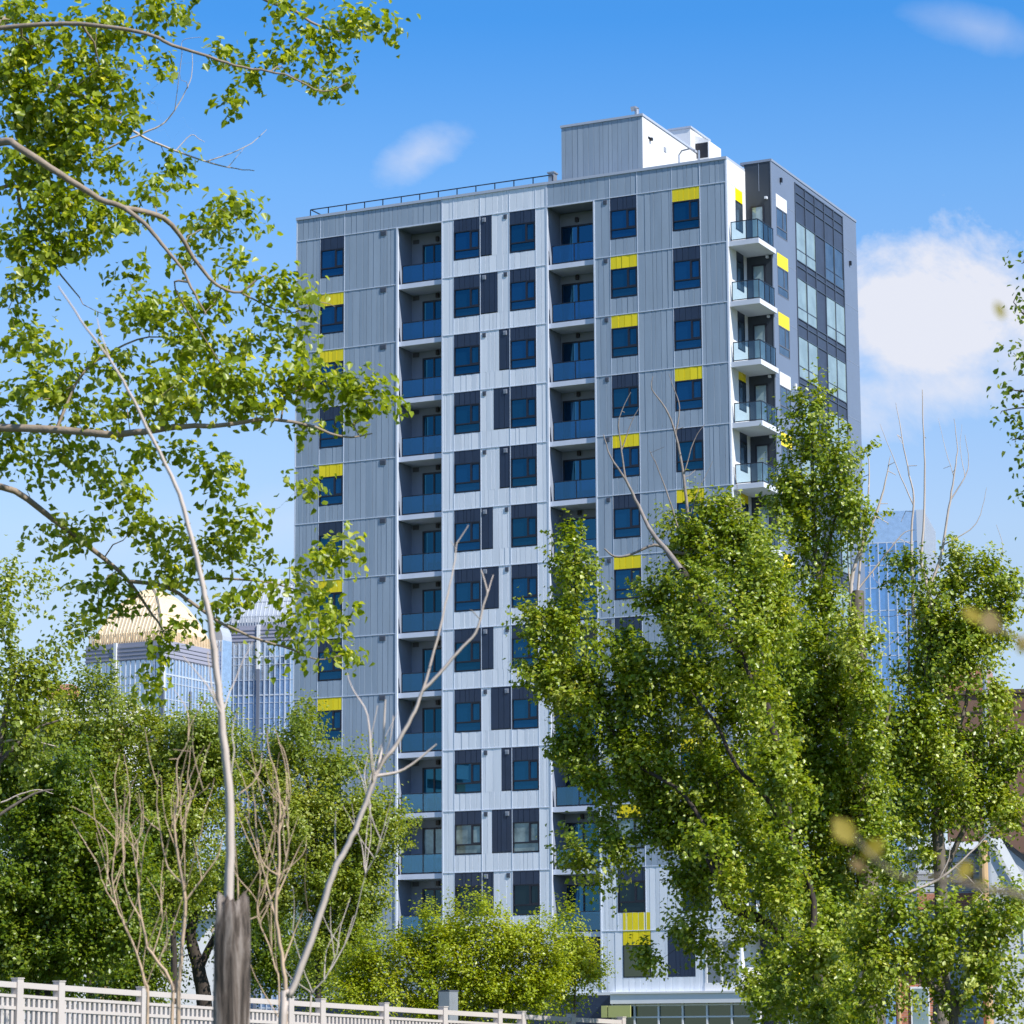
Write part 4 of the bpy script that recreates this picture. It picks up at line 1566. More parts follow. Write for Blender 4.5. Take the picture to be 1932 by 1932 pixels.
def boughs(centres, axis, R0, per, rs, climb=0.8, stretch=0.8, shoots=0.38, shoot_up=1.0):
    """leaf points on tufted shells round each bough: dense outside, hollow inside, stretched along a climbing shoot"""
    c = np.asarray(centres)
    n = len(c)
    d = rs.normal(0, 0.28, (n, 3))
    d[:, 2] += climb
    h = c[:, :2] - axis[:2]
    d[:, :2] += 0.55 * h / (np.linalg.norm(h, axis=1)[:, None] + 1e-6)
    d /= np.linalg.norm(d, axis=1)[:, None]
    rad = R0 * np.exp(rs.normal(0, 0.32, n))
    cl = rs.normal(0, 0.10, n)
    k = rs.poisson(per * (rad / R0) ** 2)
    idx = np.repeat(np.arange(n), k)
    m = len(idx)
    # every bough carries small tufts: leaves gather round a few knots on its shell
    nk = 11
    kn = rs.normal(0, 1, (n, nk, 3))
    kn[:, :, 2] += 0.35
    kn /= np.linalg.norm(kn, axis=2)[:, :, None]
    kn *= rs.uniform(0.55, 1.05, (n, nk))[:, :, None]
    o = kn[idx, rs.randint(0, nk, m)] + rs.normal(0, 0.26, (m, 3))
    along = (o * d[idx]).sum(1)[:, None]
    o = o + d[idx] * along * stretch
    # slender shoots that stand clear of the bough
    ns = 7
    sh = d[:, None, :] * shoot_up + rs.normal(0, 0.55, (n, ns, 3))
    sh /= np.linalg.norm(sh, axis=2)[:, :, None]
    ln = rs.uniform(1.1, 2.3, (n, ns))
    isk = rs.uniform(0, 1, m) < shoots
    j = rs.randint(0, ns, m)
    t = rs.uniform(0.25, 1.0, m) ** 0.8
    so = sh[idx, j] * (ln[idx, j] * t)[:, None] + rs.normal(0, 0.13, (m, 3)) * (1.25 - 0.7 * t)[:, None]
    o = np.where(isk[:, None], so, o)
    out = o / (np.linalg.norm(o, axis=1)[:, None] + 1e-9)
    return c[idx] + o * rad[idx][:, None], cl[idx], out


def line(rows, D):
    """rows: px, py[, depth offset]"""
    return [P3(r[0], r[1], D + (r[2] if len(r) > 2 else 0.0)) for r in rows]


def ground_at(px, D):
    q = P3(px, 1974, D)
    return (q[0], q[1], 0.0)


def c3(x, y):
    return (x * 0.3362, 1282.5 + y * 0.3362)


# --- foreground cottonwood, trunk just outside the frame on the left ----------------
D = 34.0
rs = np.random.RandomState(21)
g0 = ground_at(-330, D)
ct = thing('cottonwood_tree', 'large cottonwood reaching in from the left with long leafy limbs against the sky', 'tree', g0)
t = Tree(21)
trunk = t.limb([g0, P3(-320, 1500, D), P3(-300, 1000, D), P3(-270, 600, D), P3(-250, 200, D), P3(-200, -300, D)], 0.34, 0.10, -1)
t.limb(line([(-300, 1000), (-150, 850, -0.6), (0, 808, -1), (203, 818, -1.3), (273, 814, -1.5), (351, 803, -1.6), (414, 803, -1.7), (508, 791, -1.6), (594, 807, -1.5), (648, 824, -1.4), (703, 818, -1.3)], D), 0.060, 0.007)
t.limb(line([(-310, 1150), (-150, 950, 0.8), (0, 918, 1.0), (98, 978, 1.2), (195, 1053, 1.2), (242, 1095, 1.2), (281, 1150, 1.3), (308, 1189, 1.3)], D), 0.060, 0.01)
t.limb(line([(246, 1092, 1.2), (312, 1107, 1.1), (363, 1138, 1.0), (422, 1178, 0.9), (488, 1207, 0.8), (547, 1224, 0.8), (601, 1244, 0.8), (644, 1236, 0.8)], D), 0.028, 0.006)
t.limb(line([(312, 1107, 1.1), (387, 1092, 1.5), (484, 1096, 1.6), (539, 1107, 1.7), (586, 1123, 1.8)], D), 0.02, 0.006)
t.limb(line([(-270, 500), (-100, 330, -1.5), (0, 269, -1.8), (39, 281, -2), (113, 328, -2), (187, 375, -2), (234, 392, -2), (281, 430, -2), (312, 469, -2), (344, 508, -2), (367, 555, -2), (390, 594, -2)], D), 0.055, 0.010)
t.limb(line([(234, 392, -2), (297, 406, -1.7), (332, 433, -1.5), (367, 488, -1.3), (406, 535, -1.2), (453, 551, -1.1), (500, 520, -1.1), (535, 560, -1)], D), 0.035, 0.006)
t.limb(line([(453, 551, -1.1), (540, 590, -0.8), (600, 570, -0.7), (632, 578, -0.6)], D), 0.013, 0.005)
t.limb(line([(-250, 200), (-80, 150, 0.6), (60, 150, 1.0), (160, 185, 1.0), (234, 215, 1.2)], D), 0.06, 0.022)
t.limb(line([(-240, 100), (-50, 60, -0.5), (120, 45, -0.8), (234, 55, -1), (289, 68, -1), (328, 86, -1), (390, 105, -1), (441, 123, -1), (508, 135, -1), (547, 144, -1), (609, 172, -1), (656, 156, -1)], D), 0.034, 0.006)
t.limb(line([(-220, -200), (100, -120, 1), (380, -60, 1.5), (500, 0, 1.6), (555, 20, 1.6), (586, 41, 1.6), (640, 59, 1.7), (680, 51, 1.7), (715, 47, 1.7)], D), 0.034, 0.006)
t.limb(line([(-240, 100), (0, 41, 0.8), (27, 23, 0.8), (60, -20, 0.8)], D), 0.07, 0.03)
t.limb(line([(-280, 560), (0, 355, 0.2), (39, 394, 0.2), (78, 437, 0.2), (105, 504, 0.2), (150, 560, 0.2)], D), 0.035, 0.008)
t.limb(line([(330, 545, -1.9), (420, 690, -1.2), (470, 760, -1.0)], D), 0.014, 0.006)
t.limb(line([(110, 820, -1.2), (160, 700, -1.0), (260, 640, -0.9), (330, 640, -0.8)], D), 0.02, 0.006)
leafy = [
    (60, 50, 95, 65), (180, 50, 75, 55), (270, 25, 60, 38), (340, 25, 45, 28), (40, 165, 70, 60), (150, 150, 85, 50), (225, 175, 45, 40), (100, 240, 95, 50), (30, 300, 60, 60),
    (130, 300, 70, 50), (205, 325, 50, 40), (100, 390, 90, 60), (40, 440, 50, 60), (200, 415, 55, 40), (165, 470, 65, 45), (60, 520, 60, 50), (20, 580, 30, 50), (300, 130, 30, 35, 0, .7), (250, 240, 40, 30, 0, .7),
    (540, 125, 45, 18), (595, 165, 35, 18), (640, 160, 28, 16), (560, 75, 28, 24), (612, 70, 30, 20), (650, 50, 24, 20), (690, 42, 26, 14), (470, 150, 14, 25, 0, .8), (428, 205, 14, 14), (540, 18, 60, 13), (600, 100, 20, 20, 0, .7), (410, 110, 15, 15, 0, .6),
    (320, 350, 42, 32, -1), (430, 395, 52, 30, -1), (470, 430, 42, 22, -1), (390, 440, 52, 38, -1), (350, 500, 50, 36, -1), (440, 515, 42, 28, -1), (280, 375, 42, 28, -1.5), (245, 430, 28, 24, -1.5),
    (505, 555, 50, 38, -1), (545, 590, 42, 28, -1), (400, 580, 62, 38, -1), (300, 590, 70, 42, -1), (350, 650, 72, 42, -1), (470, 650, 68, 40, -1), (545, 650, 32, 36, -1), (572, 555, 26, 24, -1), (240, 520, 30, 35, -1, .7), (220, 600, 40, 35, 0, .7),
    (100, 740, 95, 55, -1), (200, 700, 75, 48, -1), (300, 735, 90, 55, -1.4), (420, 725, 90, 55, -1.5), (520, 730, 80, 48, -1.5), (600, 730, 62, 42, -1.5), (660, 745, 50, 46, -1.4), (706, 765, 28, 42, -1.3), (640, 800, 50, 26, -1.4), (580, 818, 18, 26, -1.4),
    (480, 772, 80, 34, -1.5), (360, 780, 82, 34, -1.5), (30, 850, 52, 38), (120, 858, 62, 36, -.5), (45, 650, 50, 48), (20, 770, 40, 45), (220, 770, 70, 40, -1.2), (150, 800, 60, 30, -1.2),
    (95, 905, 60, 20, .5), (195, 890, 42, 34, .6), (250, 865, 60, 28), (390, 885, 52, 30, .5), (400, 935, 40, 24, .8, .8), (460, 1000, 40, 20, .8, .8), (570, 920, 14, 18, .5), (245, 955, 40, 20, 1), (205, 930, 32, 24, 1), (330, 860, 40, 22, 0, .7),
    (300, 1010, 62, 26, 1), (350, 1050, 50, 34, 1), (420, 1040, 40, 22, 1), (480, 1008, 38, 22, 1), (190, 1110, 42, 26, 1), (300, 1085, 40, 22, 1), (420, 1150, 40, 26, 1), (180, 1170, 10, 18, 1), (620, 1060, 38, 16, 1), (648, 1040, 18, 13, 1), (590, 1065, 25, 12, 1),
    (568, 1110, 28, 13, 1.5), (620, 1190, 48, 13, .8), (662, 1168, 14, 9, .8), (545, 1205, 24, 14, .8), (640, 1240, 22, 10, .8), (345, 1180, 32, 18, 1), (292, 1220, 30, 18, 1.2), (288, 1268, 16, 22, 1.2), (285, 1310, 18, 9, 1.2), (245, 1135, 30, 24, 1.2), (150, 1020, 40, 20, 1), (250, 1000, 40, 22, 1.1, .8), (505, 1055, 30, 30, 1, .7), (455, 1095, 30, 20, 1, .7), (100, 1010, 25, 15, 1, .7)]
leafy += [(60, 200, 80, 50), (140, 230, 90, 50), (190, 130, 60, 50), (60, 340, 70, 50), (160, 370, 60, 40), (40, 100, 60, 60), (90, 470, 70, 40), (250, 70, 40, 30)]
tg = blobs(leafy, D, 56, rs, dz=0.9, shell=0.0, inset=0.12)
t.grow(tg, step=0.14, jit=0.10, droop=0.05)
t.wood('trunk', M['bark_pale'], ct, tip=0.0052, power=0.36, rmax=0.03)
pts, clm, out = boughs(tg, np.array(g0), 0.165, 34, rs, climb=0.15, stretch=0.6, shoots=0.45, shoot_up=0.5)
leaves('crown', pts, 0.094, M['leaf_near'], ct, 22, near=True, up=0.5, out=out, clump=clm, droop=0.9)
td = Tree(23)
td.limb(line([(150, 180, 1.0), (219, 226, 1.1), (273, 260, 1.1), (332, 285, 1.1), (390, 305, 1.1), (430, 316, 1.1), (480, 322, 1.1)], D), 0.020, 0.005, -1)
td.limb(line([(390, 295, 1.1), (461, 279, 1.1), (504, 244, 1.2)], D), 0.010, 0.003)
td.limb(line([(430, 316, 1.1), (461, 279, 1.15)], D), 0.006, 0.003)
td.limb(line([(219, 226, 1.1), (175, 293, 1.0)], D), 0.02, 0.02)
td.limb(line([(175, 293, 1.0), (226, 269, 0.9), (273, 250, 0.9), (312, 230, 0.9), (344, 184, 0.9), (361, 144, 0.9), (363, 101, 0.9)], D), 0.018, 0.004)
td.limb(line([(344, 105, -1), (345, 76, -1), (380, 70, -1)], D), 0.005, 0.003, td.near(P3(344, 184, D)))
td.limb(line([(332, 285, 1.1), (360, 255, 1.2), (375, 262, 1.2), (386, 268, 1.2)], D), 0.007, 0.003)
td.limb(line([(302, 277, 1.1), (320, 310, 1.2), (335, 335, 1.2), (352, 345, 1.2)], D), 0.007, 0.003)
bare = [(300, 210, 45, 55), (330, 240, 40, 25), (345, 160, 40, 45), (270, 130, 25, 45), (265, 200, 20, 40), (300, 260, 60, 20), (420, 300, 50, 20), (240, 270, 40, 20), (455, 325, 30, 10)]
td.grow(blobs(bare, D, 34, rs, dz=0.8, shell=0.0), step=0.12, jit=0.16)
td.wood('dead_branch', M['dead'], ct, tip=0.0055, power=0.28, rmax=0.012)

# --- dead standing stem on its stump ------------------------------------------------------
D = 17.5
g0 = ground_at(436, D)
st_ = thing('tree_stump', 'weathered grey broken stump with a tall thin bare stem rising from it', 'tree stump', g0)
sv = MB()
ns, levels = 40, 24
ztop = P3(432, 1692, D)[2]
rr_ = random.Random(4)
prof = [1 + 0.07 * math.sin(2 * math.pi * j / ns * 2 + 0.6) + 0.05 * math.sin(2 * math.pi * j / ns * 5 + 2.0) + rr_.uniform(-0.015, 0.015) for j in range(ns)]
rad = 32 * D / FPX
topz = [ztop + (0.02 * math.sin(j * 1.9) + rr_.uniform(-0.045, 0.02)) for j in range(ns)]
for k in range(levels + 1):
    f = k / levels
    for j in range(ns):
        a = 2 * math.pi * j / ns
        r = rad * (1.28 - 0.28 * min(1, f * 1.6)) * prof[j] * (1 + 0.02 * rr_.uniform(-1, 1)) * (1 - 0.12 * max(0, f - 0.93) / 0.07)
        sv.v.append((r * math.cos(a), r * math.sin(a) * 0.95, topz[j] * f))
for k in range(levels):
    for j in range(ns):
        j2 = (j + 1) % ns
        sv.f.append((k * ns + j, k * ns + j2, (k + 1) * ns + j2, (k + 1) * ns + j))
sv.v.append((0, 0, ztop - 0.05))
for j in range(ns):
    sv.f.append((levels * ns + j, levels * ns + (j + 1) % ns, len(sv.v) - 1))
sv.build('trunk', M['stump'], st_, smooth=True)
t = Tree(31)
t.limb(line([(432, 1730), (432, 1692), (434, 1585), (432, 1484), (424, 1417), (417, 1350), (410, 1275), (398, 1181), (387, 1123), (371, 1053), (351, 974), (332, 916), (289, 830), (242, 736), (207, 678), (152, 603), (110, 540)], D), 0.030, 0.004, -1)
t.limb(line([(207, 678), (190, 630), (183, 600)], D), 0.006, 0.003)
t.limb(line([(417, 1350), (400, 1310, -.1), (388, 1290, -.1), (345, 1238, -.2)], D), 0.008, 0.003)
t.limb(line([(420, 1370), (412, 1330), (398, 1290), (392, 1230)], D), 0.009, 0.004)
t.limb(line([(422, 1350), (440, 1290, .2), (477, 1211, .3)], D), 0.006, 0.002)
t.limb(line([(398, 1181), (396, 1200), (401, 1260)], D), 0.01, 0.006)
t.limb(line([(432, 1484), (441, 1420), (438, 1380), (448, 1340)], D), 0.006, 0.002)
t.wood('stem', M['dead'], st_, tip=0.003, sides=8)


def dry(name, label, cat, D, bx, limbs, mt, seed, group=None, twigs=None):
    g = ground_at(bx, D)
    o = thing(name, label, cat, g, 0, group)
    t = Tree(seed)
    first = limbs[0]
    kr = 0.68 if group else 0.95
    t.limb([g] + line(first[0], D), first[1] * kr, first[2] * kr, -1)
    for i, (rows, r0, r1) in enumerate(limbs[1:]):
        t.limb(line([(x, y, 0.25 * math.sin(i * 2.3) * min(1, j)) for j, (x, y) in enumerate(rows)], D), r0 * kr, r1 * kr)
    if group:
        b = t.p[:t.n].copy()
        hi = b[b[:, 2] > b[:, 2].max() * 0.45]
        for q in hi[t.rs.choice(len(hi), 16)]:
            d = t.rs.normal(0, 0.12, 3) + np.array([0, 0, 0.42])
            t.limb([q, q + d * 0.5 + t.rs.normal(0, 0.03, 3), q + d], 0.005, 0.002)
    if twigs:
        t.grow(blobs(twigs, D, 10, t.rs, dz=0.7, shell=0.0), step=0.12, jit=0.2)
    t.wood('stem', mt, o, tip=0.0025, power=0.3, rmax=0.01, sides=7)
    return o


def cc(L):
    return [c3(*q) for q in L]


dry('dead_sapling', 'tall leaning bare sapling right of the stump, forked at its pale tips', 'dead tree', 19.0, 520, [
    ([(534, 1915), (545, 1880), (564, 1835), (595, 1753), (629, 1646), (652, 1602), (676, 1551), (703, 1477), (720, 1440), (746, 1407), (777, 1353), (797, 1303), (825, 1204), (840, 1141), (856, 1069), (862, 1026), (884, 991)], 0.029, 0.004),
    ([(797, 1303), (819, 1282), (865, 1229), (897, 1194), (912, 1141), (919, 1116), (908, 1076)], 0.013, 0.005),
    ([(912, 1144), (931, 1085)], 0.006, 0.003), ([(905, 1170), (888, 1150)], 0.004, 0.003), ([(862, 1040), (850, 1020)], 0.004, 0.003),
    ([(710, 1470), (763, 1451), (824, 1404)], 0.013, 0.005),
    ([(703, 1477), (699, 1430), (693, 1350), (665, 1299), (655, 1270)], 0.010, 0.003),
    ([(706, 1470), (723, 1400), (727, 1320)], 0.013, 0.006),
    ([(712, 1455), (735, 1400), (742, 1350)], 0.006, 0.003), ([(708, 1470), (700, 1400), (712, 1330)], 0.006, 0.003), ([(640, 1630), (632, 1560), (634, 1530)], 0.006, 0.002)], M['dead'], 41)
G_ = 'dry bare saplings in front of the fence'
dry('dry_sapling', 'tallest tan bare sapling left of the stump, rising to the glass towers', 'dead sapling', 21, 336, [
    (cc([(1000, 1900), (1010, 1650), (1030, 1400), (1040, 1240), (1010, 1050), (985, 900), (980, 780), (1000, 650), (990, 480), (1040, 380), (1070, 320)]), 0.026, 0.003),
    (cc([(1040, 1240), (1130, 1120), (1220, 990), (1250, 880)]), 0.015, 0.005),
    (cc([(1020, 1150), (940, 1050), (900, 850), (880, 700), (890, 510)]), 0.013, 0.003),
    (cc([(1000, 720), (1120, 640), (1180, 580)]), 0.008, 0.003),
    (cc([(985, 800), (1090, 480), (1150, 370)]), 0.007, 0.002),
    (cc([(1010, 1050), (1040, 880), (1010, 800)]), 0.008, 0.003),
    (cc([(1040, 1180), (1090, 1000), (1130, 850), (1140, 760)]), 0.008, 0.002),
    (cc([(985, 900), (960, 700), (985, 560)]), 0.006, 0.002)], M['orange'], 42, G_, [(330, 1390, 50, 60), (350, 1450, 40, 60)])
dry('dry_sapling', 'forked tan bare sapling between the shed and the tallest dry sapling', 'dead sapling', 21.5, 322, [
    (cc([(970, 1900), (950, 1680), (830, 1500), (790, 1300), (770, 1100), (740, 900), (715, 770)]), 0.022, 0.003),
    (cc([(800, 1330), (700, 1150), (690, 850), (660, 720)]), 0.009, 0.002),
    (cc([(880, 1560), (900, 1400), (940, 1260)]), 0.008, 0.003),
    (cc([(780, 1200), (790, 1050), (760, 930)]), 0.008, 0.003)], M['orange'], 43, G_)
dry('dry_sapling', 'leftmost tan bare sapling, arching out to the left in three thin stems', 'dead sapling', 22, 285, [
    (cc([(830, 1900), (810, 1680), (720, 1420), (650, 1280), (580, 1150), (550, 1030)]), 0.020, 0.003),
    (cc([(650, 1280), (630, 1100), (650, 900), (650, 740)]), 0.010, 0.003),
    (cc([(600, 1180), (605, 1080), (620, 1020)]), 0.006, 0.002),
    (cc([(700, 1380), (745, 1330)]), 0.006, 0.003),
    (cc([(640, 1220), (700, 1000), (690, 900)]), 0.006, 0.002)], M['orange'], 44, G_)
dry('dry_sapling', 'bushy tan bare sapling right of the stump with a spray of upright stems', 'dead sapling', 20.5, 541, [
    (cc([(1605, 1900), (1590, 1600), (1550, 1350), (1560, 1100), (1570, 800), (1560, 600), (1510, 400), (1500, 270)]), 0.026, 0.003),
    (cc([(1560, 1100), (1460, 1000), (1430, 700), (1420, 580), (1500, 440)]), 0.011, 0.003),
    (cc([(1550, 1350), (1490, 1120), (1400, 820), (1330, 650)]), 0.010, 0.003),
    (cc([(1570, 800), (1630, 640), (1600, 420), (1560, 350)]), 0.009, 0.003),
    (cc([(1590, 1250), (1650, 1000), (1700, 900)]), 0.010, 0.003),
    (cc([(1600, 1130), (1700, 980), (1720, 870)]), 0.007, 0.002),
    (cc([(1575, 1180), (1620, 950), (1600, 760)]), 0.009, 0.003),
    (cc([(1590, 1600), (1640, 1450), (1700, 1300), (1750, 1300)]), 0.009, 0.003),
    (cc([(1560, 900), (1520, 800), (1510, 700)]), 0.006, 0.002)], M['orange'], 45, G_, [(515, 1420, 30, 60), (545, 1500, 30, 50)])
dry('dry_sapling', 'low tan bare sapling just right of the stump, stems crossing behind it', 'dead sapling', 21, 498, [
    (cc([(1560, 1900), (1530, 1560), (1450, 1330), (1460, 1100), (1450, 900)]), 0.014, 0.003),
    (cc([(1480, 1400), (1440, 1250), (1400, 1180)]), 0.007, 0.003),
    (cc([(1190, 1420), (1300, 1300), (1450, 1080), (1530, 850)]), 0.010, 0.003),
    (cc([(1530, 1560), (1500, 1300), (1480, 1130)]), 0.006, 0.002)], M['orange'], 46, G_)
dry('dry_sapling', 'thin grey bare sapling with curved stems below the tall leaning one', 'dead sapling', 22, 585, [
    (cc([(1740, 1900), (1760, 1760), (1820, 1680), (1880, 1560), (1905, 1480)]), 0.014, 0.004),
    (cc([(1760, 1760), (1700, 1620), (1640, 1420)]), 0.007, 0.003),
    ([(628, 1840), (660, 1760), (690, 1650), (706, 1620)], 0.010, 0.003),
    ([(690, 1650), (720, 1590), (735, 1540)], 0.008, 0.003),
    ([(690, 1650), (700, 1560), (690, 1480)], 0.006, 0.002)], M['dead'], 47, G_)


# --- leafy trees ------------------------------------------------------------------------------
def leafy_tree(name, label, D, base_px, limbs, spec, leafm, barkm, seed, dens=7, per=16, sig=0.2, leaf=0.07, r0=0.2, dz=0.9, sub=3, subsig=0.28, group=None, up=0.5, tb=0.0, shell=0.3, droop=0.35, step=0.35, dead=None, cat='tree', tip=0.006, spray=0.0, bough=0.0):
    rs = np.random.RandomState(seed)
    g = ground_at(base_px, D)
    o = thing(name, label, cat, g, 0, group)
    t = Tree(seed)
    t.limb([g] + line(limbs[0][0], D), limbs[0][1], limbs[0][2], -1)
    for rows, a, b in limbs[1:]:
        t.limb(line(rows, D), a, b)
    tg = blobs(spec, D, dens, rs, dz, shell, bough * 0.85)
    t.grow(tg, step=step, jit=0.10)
    t.wood('trunk', barkm, o, tip=tip, power=0.36, rmax=0.12)
    if bough:
        pts, clm, out = boughs(tg, np.array(g), bough, per, rs)
    else:
        pts, clm, out = scatter(tg, per, sig, rs, sub, subsig, spray, np.array(g))
    leaves('crown', pts, leaf, leafm, o, seed + 1, up=up, out=out, clump=clm, tintbias=tb, droop=droop)
    if dead:
        td = Tree(seed + 2)
        for i, (rows, a, b) in enumerate(dead[0]):
            td.limb(line(rows, D), a, b, -1 if i == 0 else None)
        if dead[1]:
            td.grow(blobs(dead[1], D, dead[2], rs, 0.8, 0.0), step=0.22, jit=0.10)
        td.wood('dead_branch', M['grey_wood'] if seed == 61 else M['dead'], o, tip=0.008, power=0.30, rmax=0.03)
    return o


GP = 'green trees around the apartment block'
# left background group
leafy_tree('broadleaf_tree', 'pale green small-leaved tree left of the dead stump, below the glass towers', 76, 330,
           [([(330, 1850), (320, 1650), (300, 1500), (285, 1400)], 0.10, 0.03), ([(320, 1650), (370, 1530), (400, 1450)], 0.08, 0.02), ([(320, 1700), (230, 1560), (200, 1440)], 0.08, 0.02)],
           [(200, 1410, 62, 50), (280, 1385, 72, 52), (335, 1440, 92, 82), (250, 1500, 112, 72), (400, 1475, 66, 76), (330, 1580, 120, 82), (150, 1400, 52, 50), (180, 1350, 36, 32), (380, 1410, 44, 50), (300, 1670, 130, 80), (190, 1330, 22, 30)],
           M['leaf_mid'], M['bark_dark'], 51, dens=11, per=440, bough=0.42, leaf=0.088, spray=0.34, group=GP)
leafy_tree('broadleaf_tree', 'pale green small-leaved tree standing against the left grey wall of the block', 78, 600,
           [([(600, 1880), (600, 1700), (590, 1550), (570, 1420)], 0.10, 0.03), ([(600, 1700), (660, 1600), (690, 1530)], 0.08, 0.02), ([(600, 1750), (520, 1600), (510, 1480)], 0.08, 0.02)],
           [(575, 1385, 34, 48), (545, 1440, 62, 62), (620, 1465, 56, 56), (490, 1475, 66, 66), (560, 1555, 112, 82), (640, 1545, 60, 60), (682, 1600, 44, 76), (600, 1680, 112, 82), (500, 1660, 100, 92), (685, 1720, 36, 56), (720, 1600, 26, 24), (620, 1780, 90, 60), (690, 1660, 48, 40)],
           M['leaf_mid'], M['bark_dark'], 52, dens=11, per=440, bough=0.42, leaf=0.088, spray=0.34, group=GP)
leafy_tree('broadleaf_tree', 'shaded dark tree behind the small white outbuilding at the lower left', 102, 170,
           [([(170, 1900), (165, 1700), (150, 1560)], 0.2, 0.05), ([(165, 1750), (60, 1620)], 0.1, 0.03), ([(165, 1750), (280, 1640)], 0.1, 0.03)],
           [(40, 1560, 90, 110), (120, 1650, 110, 120), (30, 1740, 90, 120), (210, 1700, 100, 110), (150, 1840, 150, 70), (300, 1640, 70, 60), (20, 1860, 70, 60), (320, 1760, 60, 60)],
           M['leaf_dark'], M['bark_dark'], 58, dens=6, per=420, bough=0.55, leaf=0.12, group=GP)
leafy_tree('broadleaf_tree', 'dense dark green tree filling the lower left corner above the fence', 58, 70,
           [([(80, 1900), (90, 1700), (80, 1550), (60, 1420)], 0.2, 0.04), ([(90, 1750), (170, 1620), (220, 1560)], 0.1, 0.03), ([(90, 1700), (10, 1560)], 0.09, 0.03)],
           [(50, 1500, 112, 92), (125, 1580, 120, 112), (40, 1690, 122, 112), (170, 1740, 92, 92), (30, 1420, 58, 52), (220, 1640, 82, 102), (110, 1800, 120, 80), (10, 1800, 60, 90), (230, 1790, 70, 60)],
           M['leaf_dark'], M['bark_dark'], 53, dens=16, per=460, bough=0.36, leaf=0.082, spray=0.22, group=GP)
leafy_tree('broadleaf_tree', 'ragged light green tree at the left edge with bare twigs among its leaves', 47, -40,
           [([(-30, 1880), (-20, 1600), (0, 1400), (30, 1270)], 0.16, 0.03), ([(0, 1430), (60, 1380), (110, 1360)], 0.04, 0.015), ([(-20, 1540), (60, 1500), (100, 1490)], 0.03, 0.01)],
           [(25, 1260, 30, 22), (60, 1290, 42, 28), (15, 1310, 52, 50), (85, 1320, 38, 26), (30, 1380, 60, 46), (130, 1215, 14, 20, 0, .6), (6, 1130, 8, 10), (60, 1420, 60, 40), (5, 1190, 12, 14), (60, 1350, 60, 40), (20, 1440, 50, 40), (100, 1390, 50, 40)],
           M['leaf_mid'], M['bark'], 54, dens=16, per=200, bough=0.26, leaf=0.080, group=GP,
           dead=([([(-20, 1405), (36, 1395), (74, 1400), (110, 1410)], 0.025, 0.006), ([(-10, 1510), (40, 1497), (72, 1490), (100, 1498)], 0.02, 0.005)], [(70, 1495, 40, 20), (80, 1415, 40, 20)], 5))
leafy_tree('understory_tree', 'dark leaning understory tree in the shade behind the dead stump', 88, 390,
           [([(385, 1900), (375, 1830), (360, 1770), (365, 1720), (350, 1660)], 0.26, 0.10), ([(375, 1830), (410, 1760), (440, 1740)], 0.12, 0.06)],
           [(260, 1800, 100, 90), (340, 1690, 90, 50), (480, 1790, 90, 80), (560, 1840, 110, 60), (240, 1870, 100, 50), (420, 1680, 70, 46)],
           M['leaf_dark'], M['bark_dark'], 55, dens=11, per=360, bough=0.46, leaf=0.095, group=GP)
# yellow-green shrub in the middle
leafy_tree('shrub', 'yellow green layered shrub in front of the lower storeys, behind the fence', 64, 880,
           [([(880, 1930), (870, 1880), (860, 1800), (850, 1760)], 0.06, 0.015), ([(880, 1930), (930, 1850), (960, 1780)], 0.05, 0.015), ([(878, 1930), (790, 1850), (760, 1790)], 0.05, 0.015), ([(885, 1930), (1000, 1860), (1040, 1800)], 0.045, 0.012), ([(875, 1930), (740, 1880), (700, 1820)], 0.045, 0.012)],
           [(700, 1824, 52, 40), (780, 1799, 82, 46), (820, 1756, 40, 20), (885, 1786, 82, 42), (955, 1794, 74, 50), (1000, 1779, 40, 26), (880, 1854, 140, 44), (1030, 1824, 44, 36), (1010, 1874, 66, 40), (720, 1874, 74, 40), (960, 1884, 110, 40), (905, 1732, 26, 8), (812, 1736, 18, 12), (835, 1909, 120, 30), (670, 1884, 40, 40)],
           M['leaf_bush'], M['bark'], 56, dens=34, per=240, bough=0.26, leaf=0.064, sub=3, subsig=0.2, up=0.9, cat='shrub', step=0.25, shell=0.2, tip=0.004)
leafy_tree('shrub', 'small yellow green shrub beneath the second loggia, left of the leaning poplar', 66, 1088,
           [([(1085, 1920), (1085, 1860), (1082, 1800)], 0.04, 0.012)],
           [(1078, 1742, 42, 10), (1098, 1800, 40, 30), (1075, 1840, 48, 36), (1110, 1850, 28, 24), (1060, 1890, 46, 24), (1075, 1770, 30, 16)],
           M['leaf_bush'], M['bark'], 57, dens=34, per=240, bough=0.26, leaf=0.064, sub=3, subsig=0.18, up=0.9, cat='shrub', step=0.25, shell=0.2, tip=0.004)

